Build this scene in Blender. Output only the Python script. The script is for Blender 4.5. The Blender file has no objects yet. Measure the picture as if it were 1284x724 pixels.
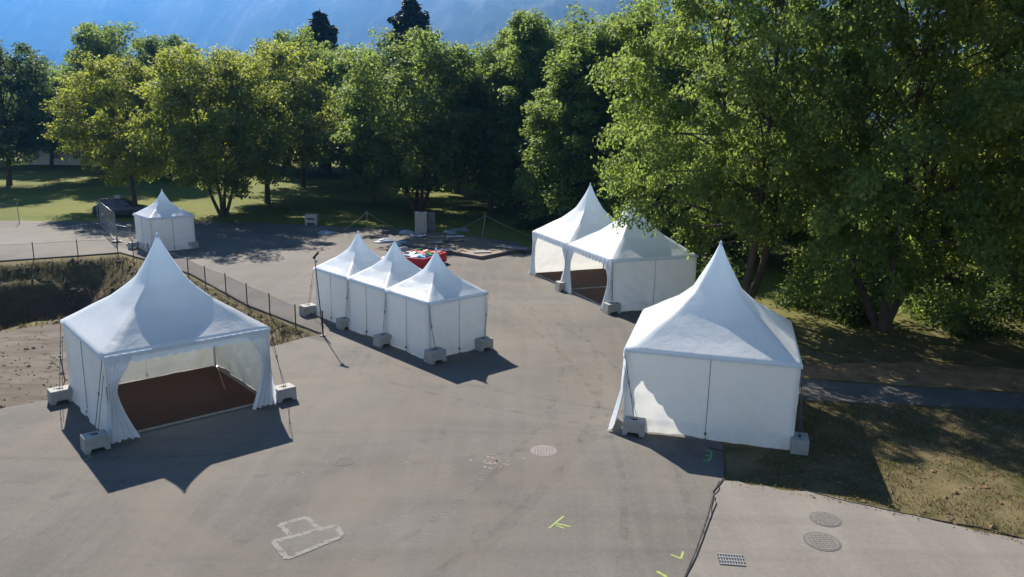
import bpy, bmesh, math, random
import numpy as np
from mathutils import Vector, Matrix, noise

R = math.radians
SC = bpy.context.scene
COL = SC.collection

# ------------------------------------------------------------------ camera
FPX, PITCH, CAMH, ROLL = 968.8, R(12.86), 9.68, R(-1.03)   # focal length in px of a 1284 px wide frame
cam_d = bpy.data.cameras.new('camera')
cam_d.sensor_width = 36.0
cam_d.lens = FPX / 1284 * 36
cam_d.clip_start = 0.1
cam_d.clip_end = 9000
cam = bpy.data.objects.new('camera', cam_d)
COL.objects.link(cam)
cam.location = (0, 0, CAMH)
cam.matrix_world = (Matrix.Translation((0, 0, CAMH)) @ Matrix.Rotation(R(90) - PITCH, 4, 'X')
                    @ Matrix.Rotation(-ROLL, 4, 'Z'))
SC.camera = cam

# ------------------------------------------------------------------ light
SUN_EL, SUN_AZ = R(38.0), R(116.0)          # azimuth counted from +X towards +Y
world = bpy.data.worlds.new('World')
SC.world = world
world.use_nodes = True
wn = world.node_tree
wn.nodes.clear()
sky = wn.nodes.new('ShaderNodeTexSky')
sky.sky_type = 'NISHITA'
sky.sun_disc = False
sky.sun_elevation = SUN_EL
sky.sun_rotation = math.atan2(math.cos(SUN_AZ), math.sin(SUN_AZ))
sky.air_density = 1.0
sky.dust_density = 0.0
sky.altitude = 1500
bg = wn.nodes.new('ShaderNodeBackground')
bg.inputs['Strength'].default_value = 0.054
wo = wn.nodes.new('ShaderNodeOutputWorld')
wn.links.new(sky.outputs[0], bg.inputs[0])
wn.links.new(bg.outputs[0], wo.inputs[0])

sun_d = bpy.data.lights.new('sun', 'SUN')
sun_d.energy = 5.0
sun_d.angle = R(0.53)
sun_d.color = (1.0, 0.92, 0.81)
sun = bpy.data.objects.new('sun', sun_d)
COL.objects.link(sun)
sdir = Vector((math.cos(SUN_AZ) * math.cos(SUN_EL), math.sin(SUN_AZ) * math.cos(SUN_EL), math.sin(SUN_EL)))
sun.rotation_euler = sdir.to_track_quat('Z', 'Y').to_euler()
sun.location = (-20, 40, 60)

SC.view_settings.view_transform = 'Standard'
SC.view_settings.look = 'None'
SC.view_settings.exposure = 1.32
SC.view_settings.gamma = 1.0
SC.view_settings.use_curve_mapping = False
SC.render.engine = 'CYCLES'
cy = SC.cycles
cy.use_denoising = True
cy.max_bounces = 8
cy.diffuse_bounces = 5
cy.glossy_bounces = 2
cy.transmission_bounces = 4
cy.volume_bounces = 0
cy.transparent_max_bounces = 6
cy.sample_clamp_indirect = 6
cy.use_adaptive_sampling = True
cy.adaptive_threshold = 0.015

# ------------------------------------------------------------------ helpers
def G(px, py, z=0.0):
    """Point of the photo (1284x724) to the ground plane at height z."""
    X, Y = px - 642, py - 362
    a = X * math.cos(ROLL) + Y * math.sin(ROLL)
    b = -X * math.sin(ROLL) + Y * math.cos(ROLL)
    u, x = -b / FPX, a / FPX
    dy = math.cos(PITCH) + u * math.sin(PITCH)
    dz = -math.sin(PITCH) + u * math.cos(PITCH)
    t = (z - CAMH) / dz
    return (x * t, dy * t)

def height_at(px, py, x, y):
    """Height of photo pixel py for something standing at ground (x, y)."""
    X, Y = px - 642, py - 362
    b = -X * math.sin(ROLL) + Y * math.cos(ROLL)
    u = -b / FPX
    dy = math.cos(PITCH) + u * math.sin(PITCH)
    dz = -math.sin(PITCH) + u * math.cos(PITCH)
    return CAMH + dz * y / dy

def link(o, parent=None):
    COL.objects.link(o)
    if parent is not None:
        o.parent = parent
    return o

def tag(o, label, cat, group=None, kind=None):
    if label: o['label'] = label
    if cat: o['category'] = cat
    if group: o['group'] = group
    if kind: o['kind'] = kind
    return o

def thing(name, label, cat, loc=(0, 0, 0), rz=0.0, group=None):
    o = bpy.data.objects.new(name, None)
    o.empty_display_size = 0.3
    COL.objects.link(o)
    o.location = loc
    o.rotation_euler = (0, 0, rz)
    return tag(o, label, cat, group)

def mesh_obj(name, verts, faces, mat, parent=None, smooth=False):
    me = bpy.data.meshes.new(name)
    me.from_pydata([tuple(v) for v in verts], [], faces)
    me.update()
    if smooth:
        me.polygons.foreach_set('use_smooth', [True] * len(me.polygons))
    o = bpy.data.objects.new(name, me)
    if mat: me.materials.append(mat)
    return link(o, parent)

class MB:
    """collects shapes into one mesh"""
    def __init__(s): s.v = []; s.f = []; s.sm = []
    def add(s, vs, fs, smooth=False):
        b = len(s.v)
        s.v += [tuple(v) for v in vs]
        s.f += [tuple(i + b for i in f) for f in fs]
        s.sm += [smooth] * len(fs)
        return s
    def box(s, c, d, rz=0.0, tilt=None):
        x, y, z = d[0] / 2, d[1] / 2, d[2] / 2
        M = Matrix.Rotation(rz, 3, 'Z')
        if tilt is not None: M = M @ tilt
        vs = [Vector(c) + M @ Vector((sx * x, sy * y, sz * z)) for sx in (-1, 1) for sy in (-1, 1) for sz in (-1, 1)]
        fs = [(0, 1, 3, 2), (4, 6, 7, 5), (0, 4, 5, 1), (2, 3, 7, 6), (0, 2, 6, 4), (1, 5, 7, 3)]
        return s.add(vs, fs)
    def tube(s, pts, rad, n=6, cap=True):
        pts = [Vector(p) for p in pts]
        if not hasattr(rad, '__len__'): rad = [rad] * len(pts)
        vs = []; fs = []
        up = Vector((0, 0, 1))
        prev = None
        for i, p in enumerate(pts):
            d = (pts[min(i + 1, len(pts) - 1)] - pts[max(i - 1, 0)])
            if d.length < 1e-9: d = up
            d.normalize()
            if prev is None:
                a = d.cross(up if abs(d.z) < .95 else Vector((1, 0, 0)))
            else:
                a = prev - d * prev.dot(d)
            a.normalize(); prev = a
            b = d.cross(a)
            for k in range(n):
                t = 2 * math.pi * k / n
                vs.append(p + (a * math.cos(t) + b * math.sin(t)) * rad[i])
        for i in range(len(pts) - 1):
            for k in range(n):
                k2 = (k + 1) % n
                fs.append((i * n + k, i * n + k2, (i + 1) * n + k2, (i + 1) * n + k))
        s.add(vs, fs, n > 4)
        if cap:
            m0 = (len(pts) - 1) * n
            s.add(vs[:n], [tuple(range(n))[::-1]]); s.add(vs[m0:], [tuple(range(n))])
        return s
    def prism(s, poly, z0, z1):
        n = len(poly)
        vs = [(x, y, z0) for x, y in poly] + [(x, y, z1) for x, y in poly]
        fs = [tuple(range(n))[::-1], tuple(range(n, 2 * n))] + [(i, (i + 1) % n, n + (i + 1) % n, n + i) for i in range(n)]
        return s.add(vs, fs)
    def build(s, name, mat, parent=None, bevel=0.0):
        me = bpy.data.meshes.new(name)
        me.from_pydata(s.v, [], s.f)
        me.polygons.foreach_set('use_smooth', s.sm)
        me.update()
        if bevel > 0:
            bm = bmesh.new(); bm.from_mesh(me)
            bmesh.ops.remove_doubles(bm, verts=bm.verts, dist=1e-5)
            bmesh.ops.recalc_face_normals(bm, faces=bm.faces)
            es = [e for e in bm.edges if len(e.link_faces) == 2 and e.calc_face_angle(0) > 0.6]
            bmesh.ops.bevel(bm, geom=es, offset=bevel, segments=2, affect='EDGES', profile=0.6)
            bm.to_mesh(me); bm.free()
        if mat: me.materials.append(mat)
        return link(bpy.data.objects.new(name, me), parent)

# ------------------------------------------------------------------ materials
def new_mat(name):
    m = bpy.data.materials.new(name)
    m.use_nodes = True
    nt = m.node_tree
    nt.nodes.clear()
    return m, nt

def N(nt, kind, **kw):
    n = nt.nodes.new('ShaderNode' + kind)
    for k, v in kw.items():
        if k.startswith('i_'):
            key = k[2:].replace('_', ' ')
            n.inputs[key].default_value = v
        else:
            setattr(n, k, v)
    return n

def coords(nt, scale=(1, 1, 1), rot=(0, 0, 0), obj=False):
    tc = N(nt, 'TexCoord')
    mp = N(nt, 'Mapping')
    mp.inputs['Scale'].default_value = scale
    mp.inputs['Rotation'].default_value = rot
    if obj:
        nt.links.new(tc.outputs['Object'], mp.inputs[0])
    else:
        ge = N(nt, 'NewGeometry')
        nt.links.new(ge.outputs['Position'], mp.inputs[0])
    return mp.outputs[0]

def noise_tex(nt, vec, scale, detail=4.0, rough=0.55, dist=0.0):
    n = N(nt, 'TexNoise')
    n.inputs['Scale'].default_value = scale
    n.inputs['Detail'].default_value = detail
    n.inputs['Roughness'].default_value = rough
    n.inputs['Distortion'].default_value = dist
    if vec is not None: nt.links.new(vec, n.inputs['Vector'])
    return n.outputs['Fac']

def ramp(nt, fac, stops):
    r = N(nt, 'ValToRGB')
    els = r.color_ramp.elements
    while len(els) < len(stops): els.new(0.5)
    for e, (p, c) in zip(els, stops):
        e.position = p
        e.color = (c, c, c, 1) if not hasattr(c, '__len__') else (*c, 1)
    nt.links.new(fac, r.inputs[0])
    return r.outputs[0]

def mix(nt, fac, a, b, mode='MIX'):
    m = N(nt, 'Mix', data_type='RGBA', blend_type=mode)
    if hasattr(fac, 'links') or hasattr(fac, 'is_linked'): nt.links.new(fac, m.inputs[0])
    else: m.inputs[0].default_value = fac
    for v, i in ((a, 6), (b, 7)):
        if hasattr(v, 'is_linked'): nt.links.new(v, m.inputs[i])
        else: m.inputs[i].default_value = (*v, 1)
    return m.outputs[2]

def finish(nt, color, rough=0.8, bump=None, bump_str=0.3, bump_dist=0.02, metal=0.0, spec=0.3, translucent=None, tfac=0.3):
    p = N(nt, 'BsdfPrincipled')
    if hasattr(color, 'is_linked'): nt.links.new(color, p.inputs['Base Color'])
    else: p.inputs['Base Color'].default_value = (*color, 1)
    p.inputs['Roughness'].default_value = rough
    p.inputs['Metallic'].default_value = metal
    p.inputs['Specular IOR Level'].default_value = spec
    if bump is not None:
        b = N(nt, 'Bump')
        b.inputs['Strength'].default_value = bump_str
        b.inputs['Distance'].default_value = bump_dist
        nt.links.new(bump, b.inputs['Height'])
        nt.links.new(b.outputs[0], p.inputs['Normal'])
    out = N(nt, 'OutputMaterial')
    if translucent is None:
        nt.links.new(p.outputs[0], out.inputs[0])
    else:
        t = N(nt, 'BsdfTranslucent')
        if hasattr(translucent, 'is_linked'): nt.links.new(translucent, t.inputs[0])
        else: t.inputs[0].default_value = (*translucent, 1)
        ms = N(nt, 'MixShader')
        ms.inputs[0].default_value = tfac
        nt.links.new(p.outputs[0], ms.inputs[1]); nt.links.new(t.outputs[0], ms.inputs[2])
        nt.links.new(ms.outputs[0], out.inputs[0])

def simple(name, c, rough=0.7, var=0.25, scale=3.0, metal=0.0, spec=0.3, bump=0.15):
    m, nt = new_mat(name)
    v = coords(nt, obj=True)
    n = noise_tex(nt, v, scale, 6)
    dark = tuple(x * (1 - var) for x in c); lite = tuple(min(1, x * (1 + var)) for x in c)
    col = mix(nt, n, dark, lite)
    finish(nt, col, rough, noise_tex(nt, v, scale * 12, 3), bump, 0.01, metal, spec)
    return m

def line(nt, val, period, width):
    """thin repeating line: 1 on the line"""
    a = N(nt, 'Math', operation='PINGPONG'); a.inputs[1].default_value = period / 2
    nt.links.new(val, a.inputs[0])
    b = N(nt, 'MapRange'); b.inputs['From Min'].default_value = 0; b.inputs['From Max'].default_value = width
    b.inputs['To Min'].default_value = 1; b.inputs['To Max'].default_value = 0
    nt.links.new(a.outputs[0], b.inputs['Value'])
    return b.outputs[0]

def fabric(name, c, tc, tfac, wr=0.25, rough=0.45, spec=0.4, wscale=1.6, kind=None):
    m, nt = new_mat(name)
    v = coords(nt, obj=True)
    d = noise_tex(nt, coords(nt, (1, 1, .4), obj=True), 1.3, 5)
    col = mix(nt, ramp(nt, d, [(.35, 0.0), (.75, 1.0)]), tuple(x * .93 for x in c), c)
    n1 = noise_tex(nt, v, wscale, 5, .55, 1.2)
    if kind:
        sp = N(nt, 'SeparateXYZ'); nt.links.new(v, sp.inputs[0])
        ln = N(nt, 'Math', operation='MAXIMUM')
        if kind == 'roof':
            ax = N(nt, 'Math', operation='ABSOLUTE'); ay = N(nt, 'Math', operation='ABSOLUTE')
            nt.links.new(sp.outputs[0], ax.inputs[0]); nt.links.new(sp.outputs[1], ay.inputs[0])
            mn = N(nt, 'Math', operation='MINIMUM'); nt.links.new(ax.outputs[0], mn.inputs[0]); nt.links.new(ay.outputs[0], mn.inputs[1])
            sub = N(nt, 'Math', operation='SUBTRACT'); nt.links.new(ax.outputs[0], sub.inputs[0]); nt.links.new(ay.outputs[0], sub.inputs[1])
            nt.links.new(line(nt, mn.outputs[0], 1.24, .016), ln.inputs[0])
            nt.links.new(line(nt, sub.outputs[0], 40, .02), ln.inputs[1])
            amt = .16
        else:
            wob = N(nt, 'Math', operation='MULTIPLY_ADD'); wob.inputs[1].default_value = .05
            nt.links.new(d, wob.inputs[0]); nt.links.new(sp.outputs[2], wob.inputs[2])
            nt.links.new(line(nt, wob.outputs[0], .61, .012), ln.inputs[0])
            amt = .07
            hm = N(nt, 'MapRange'); hm.inputs['From Min'].default_value = .55; hm.inputs['From Max'].default_value = .0
            nt.links.new(sp.outputs[2], hm.inputs['Value'])
            hn = N(nt, 'Math', operation='MULTIPLY'); nt.links.new(hm.outputs[0], hn.inputs[0])
            nt.links.new(ramp(nt, noise_tex(nt, v, 3.5, 6, .7), [(.38, 0), (.7, .55)]), hn.inputs[1])
            col = mix(nt, hn.outputs[0], col, (.42, .38, .31))
        fd = N(nt, 'Math', operation='MULTIPLY'); fd.inputs[1].default_value = amt
        nt.links.new(ln.outputs[0], fd.inputs[0])
        col = mix(nt, fd.outputs[0], col, (.30, .32, .35))
        fine = noise_tex(nt, coords(nt, (1, 1, 1.8), (.4, .3, .5), obj=True), 4.5, 4, .5, .8)
        s1 = N(nt, 'Math', operation='MULTIPLY_ADD'); s1.inputs[1].default_value = .30
        nt.links.new(fine, s1.inputs[0]); nt.links.new(n1, s1.inputs[2])
        s2 = N(nt, 'Math', operation='MULTIPLY_ADD'); s2.inputs[1].default_value = .08
        nt.links.new(ln.outputs[0], s2.inputs[0]); nt.links.new(s1.outputs[0], s2.inputs[2])
        n1 = s2.outputs[0]
    finish(nt, col, rough, n1, wr, 0.30, 0, spec, tc, tfac)
    return m

M = {}
M['canopy'] = fabric('white_pvc_roof', (.80, .82, .83), (.70, .84, .97), .44, .10, .36, .5, 1.2, 'roof')
M['wall'] = fabric('white_pvc_wall', (.86, .87, .86), (.82, .82, .78), .33, .24, .5, .3, 1.5, 'wall')
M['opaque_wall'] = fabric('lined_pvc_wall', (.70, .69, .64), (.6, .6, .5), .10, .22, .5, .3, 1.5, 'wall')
M['curtain'] = fabric('white_curtain', (.80, .82, .84), (.72, .78, .84), .35, .15, .6, .2, 3)
M['alu'] = simple('aluminium', (.55, .57, .58), .35, .1, 2, .9)
M['strap'] = simple('black_strap', (.03, .03, .035), .8)
M['dark_strap'] = simple('grey_strap', (.10, .11, .13), .8)
M['dark_metal'] = simple('dark_painted_metal', (.035, .035, .035), .55)
M['galv'] = simple('galvanised_steel', (.30, .31, .32), .45, .15, 5, .6)
M['concrete'] = simple('cast_concrete', (.40, .39, .36), .9, .22, 3.5, 0, .2, .35)
M['white_block'] = simple('pale_concrete', (.35, .34, .315), .9, .3, 4, 0, .25, .3)
M['hole'] = simple('dark_socket', (.02, .02, .02), .9)
M['steel'] = simple('worn_steel', (.16, .16, .17), .5, .2, 8, .7)
M['wood_edge'] = simple('pale_board_edge', (.34, .31, .27), .7, .3, 5)
M['red'] = simple('red_plastic', (.50, .03, .04), .5)
M['blue'] = simple('blue_plastic', (.05, .20, .45), .5)
M['green'] = simple('green_plastic', (.10, .40, .15), .5)
M['orange'] = simple('orange_plastic', (.65, .22, .04), .5)
M['teal'] = simple('light_blue_plastic', (.20, .42, .58), .5)
M['pink'] = simple('pink_plastic', (.6, .32, .33), .5)
M['white'] = simple('white_sheet', (.34, .35, .36), .6)
M['greyboard'] = simple('grey_board', (.17, .175, .185), .7)
M['bluesheet'] = simple('pale_blue_sheet', (.20, .27, .34), .6)
M['tan'] = simple('plywood', (.17, .125, .085), .7)
M['rope'] = simple('weathered_rope', (.24, .23, .20), .9)
M['paint_navy'] = simple('dark_blue_car_paint', (.012, .018, .035), .25, .1, 2, .1, .6, .02)
M['glass'] = simple('car_glass', (.02, .025, .03), .08, .1, 2, 0, .8, 0)
M['rubber'] = simple('tyre_rubber', (.02, .02, .02), .85)
M['plaster'] = simple('pale_render', (.60, .61, .62), .85, .1, .6)
M['rooftile'] = simple('grey_roof_tiles', (.16, .15, .15), .8, .25, 3)

def carpet_mat():
    m, nt = new_mat('brown_carpet')
    v = coords(nt, obj=True)
    n = noise_tex(nt, v, 1.4, 8, .6)
    f = noise_tex(nt, v, 60, 3, .7)
    c = mix(nt, n, (0.032, 0.013, 0.007), (0.056, 0.027, 0.016))
    c = mix(nt, ramp(nt, f, [(.5, 0), (.75, 1)]), c, (.08, .044, .028))
    finish(nt, c, .92, f, .4, .01, 0, .15)
    return m
M['carpet'] = carpet_mat()

def asphalt_mat(name='asphalt', a=(.088, .081, .072), b=(.132, .121, .107), stains=True):
    m, nt = new_mat(name)
    v = coords(nt)
    big = noise_tex(nt, v, .12, 5, .6, .4)
    c = mix(nt, ramp(nt, big, [(.38, 0), (.62, 1)]), a, b)
    st = noise_tex(nt, coords(nt, (1.6, .14, 1), (0, 0, R(-32))), .8, 6, .6, .6)
    c = mix(nt, ramp(nt, st, [(.45, 0), (.72, .45)]), c, tuple(x * 1.22 for x in b))
    st2 = noise_tex(nt, coords(nt, (.12, 1.3, 1), (0, 0, R(24))), .7, 6, .6, .8)
    c = mix(nt, ramp(nt, st2, [(.50, 0), (.70, .40)]), c, tuple(x * .82 for x in a))
    fine = noise_tex(nt, v, 38, 3, .75)
    c = mix(nt, ramp(nt, fine, [(.30, .45), (.5, 0)]), c, tuple(x * .55 for x in a))
    c = mix(nt, ramp(nt, fine, [(.56, 0), (.78, .5)]), c, (.30, .28, .255))
    mid = noise_tex(nt, v, 7, 5, .75)
    c = mix(nt, ramp(nt, mid, [(.30, .22), (.50, 0)]), c, tuple(x * .62 for x in a))
    c = mix(nt, ramp(nt, mid, [(.52, 0), (.72, .22)]), c, tuple(x * 1.35 for x in b))
    if stains:
        sp = noise_tex(nt, v, 1.1, 3, .5)
        c = mix(nt, ramp(nt, sp, [(.66, 0), (.74, .35)]), c, tuple(x * .6 for x in a))
        vo = N(nt, 'TexVoronoi', feature='DISTANCE_TO_EDGE')
        vo.inputs['Scale'].default_value = .16
        mp = coords(nt)
        dn = N(nt, 'TexNoise'); dn.inputs['Scale'].default_value = .8; dn.inputs['Detail'].default_value = 5
        nt.links.new(mp, dn.inputs['Vector'])
        ad = N(nt, 'VectorMath', operation='ADD')
        sc = N(nt, 'VectorMath', operation='SCALE'); sc.inputs['Scale'].default_value = 2.2
        nt.links.new(dn.outputs['Color'], sc.inputs[0]); nt.links.new(mp, ad.inputs[0]); nt.links.new(sc.outputs[0], ad.inputs[1])
        nt.links.new(ad.outputs[0], vo.inputs['Vector'])
        crack = ramp(nt, vo.outputs['Distance'], [(.0, .4), (.0035, 0)])
        c = mix(nt, crack, c, (.06, .055, .05))
        # rusty brown drift in places
        rb = noise_tex(nt, v, .22, 4, .6, 1)
        c = mix(nt, ramp(nt, rb, [(.45, 0), (.68, .55)]), c, (.150, .128, .100))
    finish(nt, c, .88, fine, .35, .012, 0, .25)
    return m
M['asphalt'] = asphalt_mat()
M['path'] = asphalt_mat('old_path', (.075, .070, .065), (.12, .113, .103), False)
M['gravel_path'] = asphalt_mat('gravel_path', (.19, .18, .16), (.27, .26, .235), False)
M['lot_concrete'] = asphalt_mat('pale_asphalt', (.155, .141, .124), (.200, .184, .161), False)

def dirt_mat():
    m, nt = new_mat('gravelly_dirt')
    v = coords(nt)
    n = noise_tex(nt, v, .5, 8, .65, .5)
    st = noise_tex(nt, coords(nt, (.2, 1.6, 1), (0, 0, R(-15))), 1.2, 6, .65, .6)
    f = noise_tex(nt, v, 22, 4, .7)
    c = mix(nt, ramp(nt, n, [(.35, 0), (.65, 1)]), (.096, .080, .061), (.150, .130, .104))
    c = mix(nt, ramp(nt, st, [(.50, 0), (.62, .75)]), c, (.065, .053, .038))
    bl = noise_tex(nt, coords(nt, (.5, 1.3, 1), (0, 0, R(-15))), 1.6, 5, .6, .4)
    c = mix(nt, ramp(nt, bl, [(.60, 0), (.66, .7)]), c, (.05, .042, .03))
    c = mix(nt, ramp(nt, f, [(.55, 0), (.8, .6)]), c, (.27, .25, .22))
    finish(nt, c, .95, f, .6, .03, 0, .15)
    return m
M['dirt'] = dirt_mat()

def ground_mat():
    """park grass: green lawn, worn and dry near the lot, litter under the right trees, dry banks of the basin"""
    m, nt = new_mat('park_ground')
    v = coords(nt)
    n = noise_tex(nt, v, .11, 6, .6, .3)
    n2 = noise_tex(nt, v, .9, 6, .65)
    f = noise_tex(nt, v, 14, 4, .75)
    lawn = mix(nt, ramp(nt, n, [(.3, 0), (.7, 1)]), (.085, .112, .018), (.155, .165, .032))
    lawn = mix(nt, ramp(nt, n2, [(.5, 0), (.75, .6)]), lawn, (.19, .17, .06))
    dry = mix(nt, ramp(nt, n2, [(.38, 0), (.62, 1)]), (.066, .060, .024), (.150, .120, .062))
    dry = mix(nt, ramp(nt, f, [(.5, 0), (.75, .7)]), dry, (.21, .17, .095))
    # how dry: near the camera (y small) and in the basin
    sep = N(nt, 'SeparateXYZ'); nt.links.new(coords(nt), sep.inputs[0])
    mr = N(nt, 'MapRange'); mr.inputs['From Min'].default_value = 44; mr.inputs['From Max'].default_value = 30
    nt.links.new(sep.outputs['Y'], mr.inputs['Value'])
    ad = N(nt, 'Math', operation='ADD'); nt.links.new(mr.outputs[0], ad.inputs[0])
    sh = N(nt, 'Math', operation='MULTIPLY_ADD'); sh.inputs[1].default_value = 1.2; sh.inputs[2].default_value = -.6
    nt.links.new(n2, sh.inputs[0]); nt.links.new(sh.outputs[0], ad.inputs[1])
    # basin: below ground level
    bz = N(nt, 'Attribute', attribute_name='dryness')
    mx = N(nt, 'Math', operation='MAXIMUM'); mx.use_clamp = True
    nt.links.new(ad.outputs[0], mx.inputs[0]); nt.links.new(bz.outputs['Fac'], mx.inputs[1])
    c = mix(nt, mx.outputs[0], lawn, dry)
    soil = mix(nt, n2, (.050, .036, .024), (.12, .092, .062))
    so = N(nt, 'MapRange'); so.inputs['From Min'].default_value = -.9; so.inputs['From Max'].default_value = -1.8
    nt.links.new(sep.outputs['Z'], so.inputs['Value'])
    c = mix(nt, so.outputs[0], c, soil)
    # bare earth flecks
    e = noise_tex(nt, v, 2.3, 5, .6)
    c = mix(nt, ramp(nt, e, [(.60, 0), (.72, .75)]), c, (.13, .095, .06))
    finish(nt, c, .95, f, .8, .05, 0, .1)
    return m
M['ground'] = ground_mat()

def litter_mat():
    m, nt = new_mat('leaf_litter')
    v = coords(nt)
    n = noise_tex(nt, v, 1.2, 6, .65)
    f = noise_tex(nt, v, 12, 4, .75)
    c = mix(nt, ramp(nt, n, [(.35, 0), (.65, 1)]), (.16, .085, .045), (.30, .21, .11))
    c = mix(nt, ramp(nt, f, [(.5, 0), (.7, .8)]), c, (.36, .27, .15))
    finish(nt, c, .95, f, .8, .05, 0, .1)
    return m
M['litter'] = litter_mat()

def leaf_mat(name, dark, lite, trans, tf=.38):
    m, nt = new_mat(name)
    at = N(nt, 'Attribute', attribute_name='tint')
    oi = N(nt, 'ObjectInfo')
    c = mix(nt, at.outputs['Fac'], dark, lite)
    hs = N(nt, 'HueSaturation')
    mr = N(nt, 'MapRange'); mr.inputs['To Min'].default_value = .485; mr.inputs['To Max'].default_value = .515
    nt.links.new(oi.outputs['Random'], mr.inputs['Value'])
    nt.links.new(mr.outputs[0], hs.inputs['Hue']); nt.links.new(c, hs.inputs['Color'])
    t = mix(nt, at.outputs['Fac'], tuple(x * .6 for x in trans), trans)
    finish(nt, hs.outputs[0], .62, None, metal=0, spec=.28, translucent=t, tfac=tf)
    return m
M['leaf_yellow'] = leaf_mat('yellow_green_leaves', (.080, .125, .024), (.185, .22, .048), (.46, .52, .07), .52)
M['leaf_mid'] = leaf_mat('mid_green_leaves', (.068, .122, .030), (.155, .205, .055), (.34, .46, .085), .52)
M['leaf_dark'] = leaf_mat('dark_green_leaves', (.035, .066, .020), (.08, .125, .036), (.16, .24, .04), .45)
M['leaf_blue'] = leaf_mat('bluish_green_leaves', (.052, .095, .035), (.12, .175, .06), (.26, .38, .08), .5)
M['needle'] = leaf_mat('conifer_needles', (.012, .026, .016), (.030, .052, .028), (.03, .05, .02), .12)
M['bark'] = simple('bark', (.085, .068, .052), .95, .35, 3, 0, .1, .9)

def mountain_mat():
    m, nt = new_mat('wooded_mountain')
    v = coords(nt)
    n = noise_tex(nt, v, .006, 8, .6)
    st = noise_tex(nt, coords(nt, (1, .25, .35)), .012, 6, .6, .5)
    c = mix(nt, ramp(nt, n, [(.38, 0), (.66, 1)]), (.016, .028, .018), (.038, .05, .03))
    c = mix(nt, ramp(nt, st, [(.50, 0), (.66, .8)]), c, (.10, .105, .10))
    finish(nt, c, .95, None, spec=.05)
    return m
M['mountain'] = mountain_mat()

# ------------------------------------------------------------------ terrain
def seg_dist(p, a, b):
    ax, ay = a; bx, by = b
    dx, dy = bx - ax, by - ay
    t = np.clip(((p[0] - ax) * dx + (p[1] - ay) * dy) / (dx * dx + dy * dy + 1e-12), 0, 1)
    return np.hypot(p[0] - ax - t * dx, p[1] - ay - t * dy)

def poly_sd(px_, py_, poly):
    """positive inside"""
    d = np.full(px_.shape, 1e9); inside = np.zeros(px_.shape, bool)
    n = len(poly)
    for i in range(n):
        a, b = poly[i], poly[(i + 1) % n]
        d = np.minimum(d, seg_dist((px_, py_), a, b))
        cond = ((a[1] > py_) != (b[1] > py_)) & (px_ < (b[0] - a[0]) * (py_ - a[1]) / (b[1] - a[1] + 1e-12) + a[0])
        inside ^= cond
    return np.where(inside, d, -d)

BASIN = [(-75, 41.5), G(0, 356), G(97, 345), G(150, 340), G(190, 352), G(236, 366), G(311, 402), G(400, 432),
         G(345, 444), (-13.2, 32.6), (-16.0, 36.4), (-18.2, 35.7), G(100, 421), G(0, 438), (-28, 28), (-45, 22), (-75, 18)]

def grid_noise(x, y, s, seed=0.0):
    out = np.empty(x.size)
    xf, yf = x.ravel(), y.ravel()
    for i in range(x.size):
        out[i] = noise.fractal(Vector((xf[i] * s + seed, yf[i] * s - seed, seed)), .9, 2.0, 4)
    return out.reshape(x.shape)

def axis(lo, hi, step, far):
    a = list(np.arange(lo, hi + .01, step))
    s = step
    while a[-1] < far: s *= 1.35; a.append(a[-1] + s)
    s = step
    while a[0] > -far: s *= 1.35; a.insert(0, a[0] - s)
    return np.array(a)

gx = axis(-48, 26, .5, 5200.0)
gy = axis(8, 72, .5, 5200.0)
XX, YY = np.meshgrid(gx, gy)
sd = poly_sd(XX, YY, BASIN)
ns = np.zeros(XX.shape)
near = (XX > -60) & (XX < 40) & (YY > 0) & (YY < 110)
ns[near] = grid_noise(XX[near], YY[near], .35)
ns2 = np.zeros(XX.shape); ns2[near] = grid_noise(XX[near], YY[near], 1.1, 5.0)
ZZ = np.full(XX.shape, -.03)
ZZ = np.where(sd > 0, -.03 - np.clip(np.minimum(np.clip(sd - .4, 0, 99) * .62 + np.clip(sd - 2.2, 0, 99) * .9, 2.9 + .12 * sd), 0, 3.8) + np.clip(sd, 0, 1.2) * (ns * .55 + ns2 * .35), ZZ)
def ground_raise(x, y):   # the park rises gently behind the lot, soft unevenness
    return .9 * np.clip((y - 72) / 60, 0, 1) ** 1.3
ZZ = ZZ + ground_raise(XX, YY) + np.where((sd < -1) & near, 0, 0)
vs = np.stack([XX.ravel(), YY.ravel(), ZZ.ravel()], 1)
nx_ = len(gx)
fs = [(j * nx_ + i, j * nx_ + i + 1, (j + 1) * nx_ + i + 1, (j + 1) * nx_ + i) for j in range(len(gy) - 1) for i in range(nx_ - 1)]
ground = mesh_obj('ground', vs, fs, M['ground'], None, True)
dat = ground.data.attributes.new('dryness', 'FLOAT', 'POINT')
dat.data.foreach_set('value', np.clip((sd + 2.2) / 1.4, 0, 1).ravel().astype(np.float32))
tag(ground, 'park lawn and dry grass around the lot with a sunken grassy basin at left', None, None, 'structure')

def gz(x, y):
    return -.03 + float(ground_raise(np.array(x), np.array(y)))

def sheet(name, poly, z, mat, label, sub=False):
    bm = bmesh.new()
    f = bm.faces.new([bm.verts.new((x, y, z)) for x, y in poly])
    bmesh.ops.triangulate(bm, faces=bm.faces[:])
    me = bpy.data.meshes.new(name); bm.to_mesh(me); bm.free()
    for p in me.polygons:
        if p.normal.z < 0: p.flip()
    me.materials.append(mat)
    o = link(bpy.data.objects.new(name, me))
    return tag(o, label, None, None, 'structure')

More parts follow.
